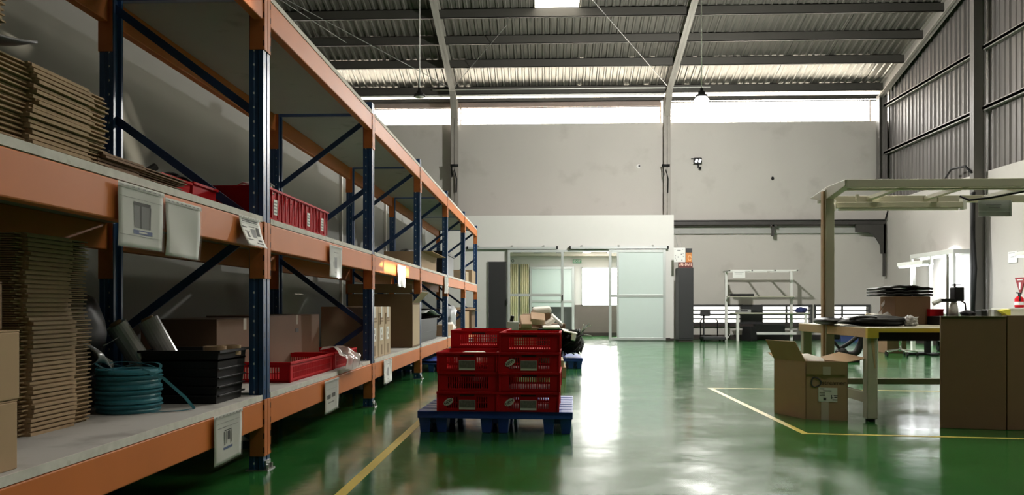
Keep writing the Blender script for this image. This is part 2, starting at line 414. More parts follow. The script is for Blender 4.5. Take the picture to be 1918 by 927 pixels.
band(16.9, 18.42, [(-.22, .74)]); band(13.0, 16.9, []); band(8.4, 13.0, [(-5.2, -4.2), (1.0, 2.2), (3.6, 4.8), (6.2, 7.4)]); band(7.7, 8.4, []); band(3.4, 7.7, []); band(.6, 3.4, [(4.8, 6.2)]); band(YF - .2, .6, [])
struct(mb.build('ceiling', FOIL, thick=.012), 'ribbed sloping roof lined with foil insulation')
SKYMAT = glassmat('skylight sheet', (.62, .60, .53), .6, haze=.35, hazecol=(.62, .58, .5))
for k, (x0, x1, y0, y1) in enumerate(SKYL):
    o = MB().sheet(lambda u, v: (x0 - .03 + (x1 - x0 + .06) * u, y0 + (y1 - y0) * v, zp(y0 + (y1 - y0) * v) + .245 + .012 * math.cos(u * 40)), 24, 1).build('window_%d' % (k + 1), SKYMAT)
    struct(o, 'translucent skylight panel in the roof')
    ym = (y0 + y1) / 2
    area('portal_skylight', ((x0 + x1) / 2, ym, zp(ym) + .3), (0, -.256 if ym > 7.7 else .256, -.966), x1 - x0, (y1 - y0) * 1.03, portal=True)
for y in (21.72, 21.32, 20.07, 19.09, 18.10, 17.1, 16.0, 14.5, 13.0, 11.5, 10.0):
    zb = zp(y); h = .2 if y < 21.5 else .1
    o = MB().box(XL, XR - .02, y - .008, y + .008, zb, zb + h).box(XL, XR - .02, y - .008, y + .06, zb, zb + .012).box(XL, XR - .02, y + .045, y + .06, zb, zb + .03).box(XL, XR - .02, y - .008, y + .06, zb + h - .012, zb + h).build('roof_purlin', PURL)
    struct(o, 'dark steel roof purlin')
for k, (x, lab) in enumerate(((-7.86, 'far left'), (-2.36, 'left'), (3.14, 'middle'))):
    mb = MB(); y0, y1 = 7.8, 21.6
    for (za, zb, wd) in ((-.09, -.075, .15), (.185, .2, .15), (-.09, .2, .012)):
        mb.add([(x + sx * wd / 2, y, zp(y) + z) for y in (y0, y1) for z in (za, zb) for sx in (-1, 1)],
               [(0, 1, 3, 2), (4, 6, 7, 5), (0, 4, 5, 1), (2, 3, 7, 6), (0, 2, 6, 4), (1, 5, 7, 3)])
    struct(mb.build('roof_rafter', RAFT), 'pale steel roof rafter, ' + lab + ' one')
    zb = 3.14 if x > -5 else 0
    mb = icol(MB(), x - .085, 21.44, zb, 6.22, .17, .2, web='y')
    mb.prism([(21.44, 5.75), (21.44, 6.2), (21.0, 6.34), (21.0, 6.26)], 'x', x - .012, x + .012)
    mb.add([(x - .075, 21.44, 5.75), (x + .075, 21.44, 5.75), (x + .075, 20.95, 6.33), (x - .075, 20.95, 6.33)], [(0, 1, 2, 3)])
    struct(mb.build('steel_column', COLM), 'pale steel wall column below the ' + lab + ' rafter')
mb = MB(); x = 8.56; y0, y1 = 7.8, 21.5
for (xa, xb, za, zb) in ((x - .08, x + .07, -.1, -.085), (x - .08, x + .07, .185, .2), (x - .012, x + .012, -.1, .2)):
    mb.add([(xx, y, zp(y) + z) for y in (y0, y1) for z in (za, zb) for xx in (xa, xb)], [(0, 1, 3, 2), (4, 6, 7, 5), (0, 4, 5, 1), (2, 3, 7, 6), (0, 2, 6, 4), (1, 5, 7, 3)])
struct(mb.build('roof_rafter', RAFT), 'pale steel gable rafter along the right wall')
# roof tie rods
for p, q in ((((-2.36), 21.0, zp(21.0) - .02), (-.85, 18.4, zp(18.4) + .02)), ((3.1, 21.0, zp(21) - .02), (.9, 17.4, zp(17.4) + .02)), ((-2.36, 21.0, zp(21) - .02), (-5.6, 17.3, zp(17.3) + .02)), ((-4.6, 19.0, zp(19) + .02), (-5.9, 17.0, zp(17) + .02))):
    struct(MB().cyl(p, q, .008, 6).build('tie_rod', STEEL), 'thin steel tie rod under the roof')
# eave pieces
struct(MB().box(XL, 3.03, 21.80, 21.9, 6.10, 6.28).box(XL, 3.03, 21.78, 21.92, 6.10, 6.115).build('eave_beam', M('brown eave beam', (.27, .21, .185), .6, var=.2)), 'brown steel beam above the clerestory')
struct(MB().box(3.2, 8.6, 21.80, 21.86, 6.19, 6.215).build('eave_beam', PURL), 'thin dark steel rail above the right clerestory bay')
tag(MB().cyl((-7.5, 21.36, 6.31), (3.05, 21.36, 6.31), .024, 10).build('conduit_pipe', M('white pvc', (.85, .84, .8), .4), smooth=True), 'long white pipe under the eave, lower of the two', 'pipe')
tag(MB().cyl((-2.9, 21.26, 6.44), (4.2, 21.26, 6.44), .016, 10).build('conduit_pipe', MT['white pvc'], smooth=True), 'thin white pipe under the eave, upper of the two', 'pipe')
# clerestory security mesh
n0 = 7
for x0, x1 in ((-7.75, -2.47), (-2.24, 3.04), (3.25, 8.42)):
    mb = MB(); x = x0
    while x < x1: mb.box(x - .005, x + .005, 21.79, 21.8, 5.64, 6.16); x += .18
    for z in (5.78, 5.95): mb.box(x0, x1, 21.797, 21.803, z - .005, z + .005)
    mb.box(x0, x0 + .03, 21.76, 21.82, 5.64, 6.2).box(x1 - .03, x1, 21.76, 21.82, 5.64, 6.2)
    struct(mb.build('window_%d' % n0, M('rusty mesh wire', (.28, .22, .17), .7)), 'clerestory opening covered with thin wire mesh'); n0 += 1
# sunlit neighbour roof and gutter seen through the clerestory
NB = M('neighbour roof sheet', (.80, .76, .68), .6, var=.08, scale=2)
struct(MB().box(-30, 30, 21.92, 24.3, 5.52, 5.58).build('neighbour_roof', NB), 'pale flat roof of the next building')
struct(MB().box(-30, 30, 24.3, 24.5, 5.3, 6.29).build('neighbour_parapet', NB), 'pale parapet of the next roof')
# crane runway beam on the back wall
struct(MB().box(3.22, 8.66, 21.40, 21.56, 3.055, 3.07).box(3.22, 8.66, 21.46, 21.48, 2.965, 3.07).box(3.22, 8.66, 21.40, 21.56, 2.95, 2.965).build('crane_beam', CRANE), 'dark steel runway beam along the back wall')
struct(MB().box(3.22, 8.6, 21.62, 21.7, 2.74, 2.92).box(3.22, 8.6, 21.58, 21.7, 2.90, 2.92).build('wall_channel', GREYP), 'grey channel on the wall below the runway beam')  # raised grey band under the beam
struct(MB().prism([(7.92, 2.96), (8.66, 2.96), (8.66, 2.2), (8.56, 2.2), (8.54, 2.42), (8.42, 2.62), (8.25, 2.74), (7.92, 2.76)], 'y', 21.42, 21.5).box(8.61, 8.66, 21.42, 21.5, 1.62, 2.96).build('beam_bracket', CRANE), 'dark curved bracket at the right end of the runway beam')
struct(MB().box(5.8, 5.86, 21.42, 21.5, 2.66, 2.96).box(5.76, 5.93, 21.42, 21.5, 2.9, 2.96).build('beam_hanger', CRANE), 'small dark hanger under the runway beam')
struct(MB().tube([(8.66, 21.45, 3.05), (8.72, 21.42, 3.3), (8.70, 21.3, 3.6)], .02, 6).build('cable_drop', CABLE), 'black cable rising from the runway beam')
tag(MB().tube([(8.42, 16.7, 3.5), (8.4, 16.9, 3.66), (8.46, 17.6, 3.72), (8.6, 18.2, 3.58), (8.66, 18.6, 3.5)], .022, 6).build('looped_cable', CABLE, smooth=True), 'black cable loop at the foot of the ribbed cladding', 'cable')
tag(MB().box(8.38, 8.42, 16.56, 16.66, .6, 3.1).tube([(8.4, 16.58, 3.1), (8.37, 16.56, 2.4), (8.39, 16.5, 1.6), (8.36, 16.52, .8)], .035, 6).build('cable_bundle', CABLE, smooth=True), 'black cable bundle running down the right wall column', 'cable')

# louvred vents at the foot of the back wall
for k, (a, b) in enumerate(LV):
    mb = MB()
    for i in range(5): mb.box(a, b, 21.68, 21.76, .405 + i * .112, .441 + i * .112)
    mb.box(a - .03, a + .012, 21.66, 21.76, .40, .90).box(b - .012, b + .03, 21.66, 21.76, .40, .90)
    mb.box((a + b) / 2 - .02, (a + b) / 2 + .02, 21.665, 21.7, .40, .90) if k > 0 else None
    mb.box(a - .03, b + .03, 21.65, 21.76, .865, .905)
    struct(MB().box(a, b, 21.80, 21.805, .42, .88).build('window_pane', glassmat('milky louvre pane', (.25, .25, .25), .3)), 'milky pane behind the low louvred vent')  # pane added to dim the daylight coming through the vent
    struct(mb.build('window_%d' % n0, M('dark louvre frame', (.05, .05, .048), .6)), 'low louvred vent letting in daylight'); n0 += 1
struct(MB().box(5.08, 5.62, 21.64, 21.7, .40, .9).build('trim_5', DARKP), 'dark infill panel between the vents')
struct(MB().box(3.6, XR, 21.65, 21.71, .325, .40).build('trim_6', BASEB), 'dark band under the vents')
struct(MB().box(3.6, XR, 21.66, 21.71, 0, .12).build('baseboard_back', BASEB), 'dark painted base of the back wall')
struct(MB().box(3.21, XR, 21.655, 21.69, .06, .10).build('trim_7', ROOMW), 'pale skirting pipe along the back wall') if False else None
struct(MB().box(XR - .03, XR + .0, 14.6, 21.66, 0, .12).build('baseboard_right', BASEB), 'dark painted base of the right wall')

# ------------------------------------------------------------------ the white room at the back
plate = [( -2.64, 0), (-.94, 0), (-.94, 2.27), (1.80, 2.27), (1.80, 0), (3.21, 0), (3.21, 3.14), (-2.64, 3.14)]
o = MB().prism(plate, 'y', 20.8, 20.9).build('wall_room', ROOMW); struct(o, 'white front wall of the small room')
struct(MB().box(3.12, 3.21, 20.9, 21.68, 0, 3.14).build('wall_room_side', ROOMW), 'white side wall of the small room')
struct(MB().box(-2.64, 3.21, 20.9, 21.9, 3.06, 3.14).build('ceiling_room_top', ROOMW), 'white top of the small room')
struct(MB().box(-1.7, 3.1, 20.9, 24.1, 2.30, 2.36).build('ceiling_room', M('beige ceiling board', (.5, .44, .38), .8)), 'beige ceiling of the small room')
for x in (-.75, -.2, .4, 1.1, 1.75, 2.3):
    struct(MB().box(x - .11, x + .11, 21.4, 22.3, 2.285, 2.30).build('ceiling_grille', BASEB), 'dark ceiling grille in the small room')
struct(MB().box(-1.8, -1.7, 20.9, 24.1, 0, 2.36).build('wall_room_left', ROOMW), 'left wall of the small room')
struct(MB().box(3.1, 3.2, 21.9, 24.1, 0, 2.36).build('wall_room_right', ROOMW), 'right wall of the small room')
plate_with_holes('wall_room_back', ROOMW, rect(-1.7, 3.1, 0, 2.36), [rect(1.08, 2.08, .90, 1.96)], 'y', 24.1, 'back wall of the small room')
struct(MB().box(.86, 3.1, 23.98, 24.01, .1, .90).build('trim_8', M('brown grey wainscot', (.16, .135, .12), .7, var=.08)), 'dark wainscot below the room window')
struct(MB().box(-1.7, 3.1, 23.97, 24.01, 0, .1).build('baseboard_room', BASEB), 'dark skirting of the small room')
struct(MB().box(1.05, 2.11, 23.97, 24.0, .87, .90).box(1.05, 2.11, 23.97, 24.0, 1.96, 1.99).box(1.05, 1.08, 23.97, 24.0, .87, 1.99).box(2.08, 2.11, 23.97, 24.0, .87, 1.99).build('window_%d' % n0, ALU), 'bright window of the small room')
struct(MB().box(1.72, 3.12, 20.785, 20.8, 0, .07).box(1.9, 3.21, 20.79, 20.8, 0, .055).build('baseboard_room_front', BASEB), 'dark skirting of the white room wall')
# pale yellow curtains
CUR = M('pale yellow curtain', (.72, .66, .44), .9, var=.05)
for x0, x1, lab in ((-1.03, -.78, 'pale yellow curtain at the left behind the glass door'), (-.70, -.47, 'pale yellow curtain beside the inner door')):
    tag(MB().sheet(lambda u, v: (x0 + (x1 - x0) * u, 23.9 + .02 * math.sin(u * 26), .06 + 2.02 * v), 40, 2).build('curtain', CUR, smooth=True, thick=.006), lab, 'curtain')
# inner door leaf
def door_leaf(name, label, x0, x1, y, z1, rails, st=.075, panels=(), d=.04):
    t = thing(name, label, 'door', ((x0 + x1) / 2, y, 0)); tag(t, kind='structure')
    mb = MB().box(x0, x0 + st, y, y + d, 0.01, z1).box(x1 - st, x1, y, y + d, .01, z1).box(x0 + st, x1 - st, y + .002, y + d, z1 - st, z1).box(x0 + st, x1 - st, y + .002, y + d, .01, .01 + st)
    for r in rails: mb.box(x0 + st, x1 - st, y + .002, y + d, r - .035, r + .035)
    mb.build('door_frame', ALU, t, bevel=.004)
    for (a, b, c, e, m, nm) in panels: MB().box(a, b, y + d * .4, y + d * .6, c, e).build(nm, m, t)
    return t
t = door_leaf('door_3', 'inner framed door with frosted upper pane behind the glass', -.45, .84, 23.90, 2.0, (1.0, ), .07,
              [(-.38, .77, 1.03, 1.93, FROST, 'upper_pane'), (-.38, .77, .84, .97, FROST, 'middle_pane'), (-.38, .77, .08, .84, M('dark door panel', (.055, .06, .055), .5), 'lower_panel')])
# sliding doors on the front of the room
t = door_leaf('door_1', 'clear glass sliding door leaf with silver frame, left one', -.94, .46, 20.70, 2.27, (1.14, ), .062,
              [(-.878, .398, .08, 1.105, GLASS, 'lower_pane'), (-.878, .398, 1.175, 2.2, GLASS, 'upper_pane')])
MB().box(.415, .445, 20.665, 20.70, 1.0, 1.14).build('door_handle', BLACKP, t, bevel=.004)
MB().box(-.955, -.94, 20.67, 20.74, .9, 1.05).build('door_handle', BLACKP, t, bevel=.004)
t = door_leaf('door_2', 'silver framed sliding door with frosted white panes, right one', 1.585, 3.0, 20.70, 2.27, (1.12, ), .07,
              [(1.655, 1.80, .08, 1.085, GLASS, 'clear_strip'), (1.655, 1.80, 1.155, 2.2, GLASS, 'clear_strip'), (1.83, 2.93, .08, 1.085, FROST, 'lower_pane'), (1.83, 2.93, 1.155, 2.2, FROST, 'upper_pane')])
MB().box(1.79, 1.835, 20.695, 20.745, .08, 2.2).build('mullion', ALU, t)
struct(MB().box(.46, 1.585, 20.78, 20.86, 2.225, 2.275).box(-.96, -.93, 20.77, 20.86, 0, 2.27).build('trim_9', ALU), 'silver door frame header')
for x0, x1, lab in ((-1.95, .30, 'long silver sliding door track, left one'), (.62, 3.05, 'long silver sliding door track, right one')):
    t = thing('door_track', lab, 'track', ((x0 + x1) / 2, 20.72, 2.3))
    MB().box(x0, x1, 20.69, 20.76, 2.295, 2.345).box(x0, x1, 20.70, 20.8, 2.34, 2.35).build('rail', ALU, t)
    for fx in (.12, .5, .85): MB().box(x0 + (x1 - x0) * fx - .02, x0 + (x1 - x0) * fx + .02, 20.70, 20.8, 2.345, 2.385).build('bracket', GREYP, t)
    for x in (x0, x1): MB().box(x - .02, x + .02, 20.685, 20.77, 2.29, 2.36).build('end_stop', BLACKP, t)
t = thing('exit_sign', 'small green exit sign on the inner wall of the room', 'sign', (1.0, 23.99, 2.1))
p = onY(1073, 493, 23.98); q = onY(1089, 486, 23.98)
MB().box(p.x, q.x, 23.96, 24.0, p.z, q.z).build('plate', M('green sign', (.10, .30, .17), .5), t)
letters('EXIT', .10, ((p.x + q.x) / 2, 23.955, (p.z + q.z) / 2), (1, 0, 0), (0, 0, 1), PAPER, t)
t = thing('wall_sign', 'small square sign with dark ring on the inner wall above the curtain', 'sign', (-.9, 23.98, 2.12))
p = onY(957, 493, 23.98); q = onY(964, 484, 23.98)
MB().box(p.x, q.x, 23.965, 24.0, p.z, q.z).build('plate', PAPER, t)
MB().tube([((p.x + q.x) / 2 + .035 * math.cos(i * PI / 6), 23.96, (p.z + q.z) / 2 + .035 * math.sin(i * PI / 6)) for i in range(12)], .008, 6, closed=True).build('ring_mark', INK, t)

# dark boards beside the doors
t = thing('tall_board', 'tall dark grey board against the white room left of the glass doors', 'board', (-1.19, 20.74, 0))
MB().box(-1.42, -.975, 20.745, 20.79, .0, 1.98).build('panel', DARKP, t, bevel=.004); MB().box(-1.43, -1.42, 20.74, 20.795, 0, 1.985).box(-.975, -.965, 20.74, 20.795, 0, 1.985).build('edge_strip', GREYP, t)
t = thing('tall_cabinet', 'tall dark cabinet standing at the corner right of the white room', 'cabinet', (3.45, 20.5, 0))
MB().box(3.24, 3.60, 20.25, 20.75, .04, 1.80).build('body', DARKP, t, bevel=.006); MB().box(3.255, 3.585, 20.27, 20.73, 0, .04).build('plinth', BASEB, t)
MB().box(3.255, 3.57, 20.238, 20.252, .08, 1.77).build('door', DARKP, t, bevel=.003)
tg = thing('notice_strip', 'dark red strip with pale lettering on top of the dark cabinet', 'sign', (3.4, 20.4, 1.80))
MB().box(3.24, 3.58, 20.25, 20.32, 1.80, 1.93).build('strip', M('dark red card', (.12, .02, .02), .6), tg)
mb = MB()
for i in range(9):
    x = 3.262 + i * .034; mb.box(x, x + .02, 20.245, 20.25, 1.83 + .02 * (i % 2), 1.89 + .012 * ((i * 2) % 3))
mb.build('lettering', M('pale red print', (.75, .5, .42), .7), tg)
tg = thing('notice_board', 'white notice board hung on wires beside the white room', 'sign', (3.32, 20.3, 1.94))
p = onY(1262, 497, 20.3); q = onY(1283, 464, 20.3)
MB().box(p.x, q.x, 20.28, 20.3, 1.935, q.z).build('board', PAPER, tg)
mb = MB(); 
for (u, v, a, b) in ((.3, .78, .3, .06), (.08, .87, .06, .05), (.72, .86, .1, .03), (.12, .42, .06, .05), (.35, .3, .05, .1), (.62, .5, .1, .08), (.82, .36, .06, .06), (.66, .1, .1, .07), (.2, .12, .06, .05), (.8, .55, .05, .08), (.1, .25, .05, .06)):
    X0 = p.x + (q.x - p.x) * u; Z0 = 1.935 + (q.z - 1.935) * v; mb.box(X0, X0 + a * (q.x - p.x), 20.275, 20.28, Z0, Z0 + b * (q.z - 1.935))
mb.build('printing', INKG, tg)
MB().cyl((p.x + .1, 20.29, q.z), (p.x + .1, 20.9, 2.75), .006, 6).cyl((p.x + .2, 20.29, q.z), (p.x + .2, 20.9, 2.75), .004, 6).build('hanging_wire', STEEL, tg)
tg = thing('poster', 'narrow orange poster with black top behind the white notice board', 'sign', (3.53, 20.4, 1.93))
MB().box(3.43, 3.575, 20.33, 20.35, 1.93, 2.26).build('sheet', M('orange print', (.55, .2, .05), .6), tg); MB().box(3.43, 3.58, 20.322, 20.33, 2.17, 2.27).build('black_header', INK, tg)
mb = MB(); mb.tube([(3.52 + .04 * math.cos(a * .5), 20.326, 2.03 + .06 * math.sin(a * .5)) for a in range(13)], .012, 6); mb.build('printing', M('pale orange print', (.85, .5, .25), .6), tg)

# ================================================================== HIGH BAY LAMPS
def highbay(x, y, z, label, on):
    t = thing('high_bay_lamp', label, 'lamp', (x, y, z), 'high bay lamps hung from the roof')
    MB().cyl((x, y, z + .16), (x, y, zp(y)), .011, 8).build('rod', WHITEP, t, smooth=True)
    MB().lathe([(.0, .16), (.03, .16), (.035, .1), (.06, .095), (.07, .05), (.11, .03), (.115, -.01), (.10, -.015), (.0, -.012)], (x, y, z), 24).build('housing', BLACKP, t, smooth=True)
    MB().lathe([(.0, -.19), (.06, -.18), (.115, -.13), (.14, -.065), (.098, -.012)] if on else [(.0, -.045), (.05, -.04), (.085, -.028), (.098, -.014)], (x, y, z), 24).build('lens', emitmat('lit lamp lens', (1, .98, .94), 70) if on else M('unlit lamp lens', (.55, .55, .52), .3), t, smooth=True)  # lit lens is oversized, its shape standing in for the glow
    if on:
        l = D.lights.new('lamp_light', 'POINT'); l.energy = 1000; l.shadow_soft_size = .09; l.color = (1, .98, .93)
        o = D.objects.new('lamp_light', l); C.objects.link(o); o.parent = t; o.location = (0, 0, -.27)
p = onY(786, 180, 16.0); highbay(p.x, p.y, p.z, 'unlit dark high bay lamp on a long white rod, left one', False)
p = onY(1314, 181, 16.0); highbay(p.x, p.y, p.z, 'glowing high bay lamp on a long white rod, right one', True)

# wall lamp and little fixings on the back wall
t = thing('flood_lamp', 'small black twin floodlight high on the back wall', 'lamp', onY(1307, 301, 21.6))
p = onY(1306, 302, 21.6)
MB().box(p.x - .15, p.x + .12, 21.62, 21.7, p.z + .07, p.z + .085).box(p.x + .02, p.x + .05, 21.6, 21.7, p.z - .16, p.z + .07).build('bracket', BLACKP, t)
MB().ob((p.x, 21.54, p.z), (.2, .1, .15), rotz(.1)).build('housing', BLACKP, t, bevel=.01)
for sx in (-.045, .045): MB().ob((p.x + sx, 21.475, p.z - .01), (.055, .03, .09), Matrix.Rotation(.4, 3, 'Y')).build('reflector', emitmat('floodlight reflector', (1, 1, 1), 3), t, bevel=.008)
MB().cyl((p.x + .06, 21.55, p.z - .16), (p.x + .06, 21.55, p.z - .22), .035, 10).build('sensor', BLACKP, t)
p = onY(1196, 311, 21.66); t = thing('wall_camera', 'tiny white dome fixing high on the middle of the back wall', 'fixing', p)
MB().cyl(p, p + Vector((0, .05, 0)), .05, 12).build('base', PAPER, t); MB().cyl(p + Vector((.02, -.02, 0)), p + Vector((.02, .0, 0)), .025, 10).build('lens', INK, t)
p = onY(1447, 334, 21.68); tag(MB().blob(p, (.035, .03, .045), .1).build('wall_hook', BLACKP), 'tiny black fixing high on the right part of the back wall', 'fixing')
# ropes on the columns
for px, lab in ((851, 'left'), (1247, 'middle')):
    p = onY(px, 310, 21.4)
    tag(MB().tube([p + Vector((-.07, -.01, .0)), p + Vector((-.06, -.03, -.3)), p + Vector((0, -.03, -.1)), p + Vector((.06, -.03, -.35)), p + Vector((.05, -.02, -.7))], .02 if lab == 'left' else .012, 6).ob(p + Vector((0, -.01, 0)), (.2, .05, .06)).build('tied_cable', CABLE, smooth=True), 'black cable tied round the ' + lab + ' wall column', 'cable')

# ================================================================== THE PALLET RACK
YK = [1.57 + 2.725 * k for k in range(7)]
LEV = (.37, 1.305, 2.51)
rack = thing('pallet_rack', 'long blue and orange pallet rack of six bays along the left side', 'rack', (-1.92, 9.7, 0))
def local(mb, name, m, parent, loc, bevel=0.0, rz=0.0):
    """mesh with its own origin, placed under parent"""
    me_off = OFF.pop(parent.name, None) if parent is not None else None
    if parent is not None: OFF[parent.name] = Vector()
    if parent is None:
        me = D.meshes.new(name)
    o = mb.build(name, m, parent, bevel)
    if parent is not None: OFF[parent.name] = me_off if me_off is not None else Vector()
    o.location = Vector(loc) - (me_off or Vector()); o.rotation_euler = (0, 0, rz); OFF[o.name] = Vector()
    return o
prof = [(-.038, -.05), (-.014, -.05), (-.009, -.046), (.009, -.046), (.014, -.05), (.038, -.05), (.038, -.010), (.024, -.006), (.024, .006), (.038, .010), (.038, .05),
        (.014, .05), (.009, .046), (-.009, .046), (-.014, .05), (-.038, .05), (-.038, .030), (-.02, .026), (-.02, -.026), (-.038, -.030)]
XP, XQ = -1.518, -2.322
up0 = local(MB().prism(prof, 'z', 0.006, 2.61), 'upright', UP, rack, (XP, YK[0] + .05, 0))
bp = MB().box(-.055, .065, -.06, .06, 0, .006).cyl((.052, .035, 0), (.052, .035, .03), .009, 8).cyl((.052, -.035, 0), (.052, -.035, .03), .009, 8).box(.03, .048, -.035, .035, .006, .05)
local(bp, 'base_plate', STEEL, up0, (0, 0, 0))
for k in range(7):
    for xx, rz in ((XP, 0), (XQ, PI)):
        if k == 0 and xx == XP: continue
        c = copy_tree(up0, rack); c.location = Vector((xx, YK[k] + .05, 0)) - rack.location; c.rotation_euler = (0, 0, rz)
CONN, nt_, p_ = newmat('orange connector plate')
def conn_mat():
    m, nt, p = CONN, nt_, p_
    tc = nd(nt, 'ShaderNodeTexCoord'); sx = nd(nt, 'ShaderNodeSeparateXYZ'); nt.links.new(tc.outputs['Object'], sx.inputs[0]); x, y, z = sx.outputs
    fz = math_(nt, 'FRACT', math_(nt, 'DIVIDE', z, .075))
    s = math_(nt, 'MULTIPLY', math_(nt, 'LESS_THAN', math_(nt, 'ABSOLUTE', math_(nt, 'ADD', y, .003)), .0055), math_(nt, 'LESS_THAN', math_(nt, 'ABSOLUTE', math_(nt, 'SUBTRACT', fz, .45)), .2))
    s = math_(nt, 'MULTIPLY', s, math_(nt, 'GREATER_THAN', x, -.001))
    nz = nd(nt, 'ShaderNodeTexNoise'); nz.inputs['Scale'].default_value = 12; nt.links.new(tc.outputs['Object'], nz.inputs['Vector'])
    c = mix(nt, s, mix(nt, nz.outputs['Fac'], (.46, .135, .04), (.60, .20, .065)), (.02, .012, .01))
    nt.links.new(c, p.inputs['Base Color']); p.inputs['Roughness'].default_value = .55; p.inputs['Specular IOR Level'].default_value = .22
conn_mat()
BL = 2.625 - .012
# beam: origin at its start on the front plane, top of the beam at z = 0 (front face looks towards +x)
bm0 = local(MB().prism([(-.002, -.14), (-.002, 0), (-.052, 0), (-.052, -.14)], 'y', .006, .006 + BL) if False else MB().box(-.052, -.002, .006, .006 + BL, -.14, 0), 'beam', ORANGE, rack, (0, 0, 5), bevel=.006)
local(MB().box(0, .004, -.048, -.004, 0, .30).box(-.074, .004, -.001, .004, 0, .30), 'connector', CONN, bm0, (0, .0, -.295), bevel=.002).location = (0, 0, -.295)
c2 = local(MB().box(0, .004, .004, .048, 0, .30).box(-.074, .004, -.004, .001, 0, .30), 'connector', CONN, bm0, (0, 0, 0), bevel=.002); c2.location = (0, .012 + BL, -.295)
for b in range(6):
    for z in LEV:
        y0, y1 = YK[b] + .1, YK[b + 1]
        c = copy_tree(bm0, rack); c.location = Vector((-1.478, y0, z)) - rack.location
        c = copy_tree(bm0, rack); c.location = Vector((-2.362, y1, z)) - rack.location; c.rotation_euler = (0, 0, PI)
for o in list(bm0.children): D.objects.remove(o)
D.objects.remove(bm0)
for k in range(7):
    y = YK[k] + .05; mir = k in (1, ); A, B = XP - .02, XQ + .02
    if mir: A, B = B, A
    for (za, zb) in ((2.46, 1.89), (1.87, 1.31), (.70, 1.27), (.70, .16)):
        MB().bar((A, y - .008, za), (B, y - .008, zb), .012, .042).build('brace', BLUE, rack)
    for z in (2.52, .13): MB().box(XQ, XP, y - .022, y - .002, z - .02, z + .02).build('brace', BLUE, rack)
BAY = ['nearest', 'second', 'third', 'fourth', 'fifth', 'farthest']
LVN = ['bottom', 'middle', 'top']
bprev = None
for b in range(6):
    for l, z in enumerate(LEV):
        segs = [(YK[b] + .115, YK[b + 1] - .015)]
        if (b, l) == (1, 0): segs = [(YK[b] + .112, 5.86), (5.866, YK[b + 1] - .015)]
        for s, (a, c) in enumerate(segs):
            off = -.012 if s else .0
            o = MB().box(-2.345, -1.484 + off, a, c, z, z + .03).build('shelf_board', BOARD, None, bevel=.004)
            MB().box(-1.4835 + off, -1.479 + off, a, c, z + .002, z + .031).build('edge_strip', M('chipped pale board edge', (.62, .60, .56), .85, var=.25, scale=22, dirt=(.3, .25, .2), dscale=14, dthr=.62), o)['label'] = 'pale chipped front edge'
            tag(o, 'grey shelf board on the %s level of the %s rack bay' % (LVN[l], BAY[b]) + ('' if len(segs) == 1 else (', front piece' if s == 0 else ', rear piece')), 'shelf board', 'shelf boards of the pallet rack')

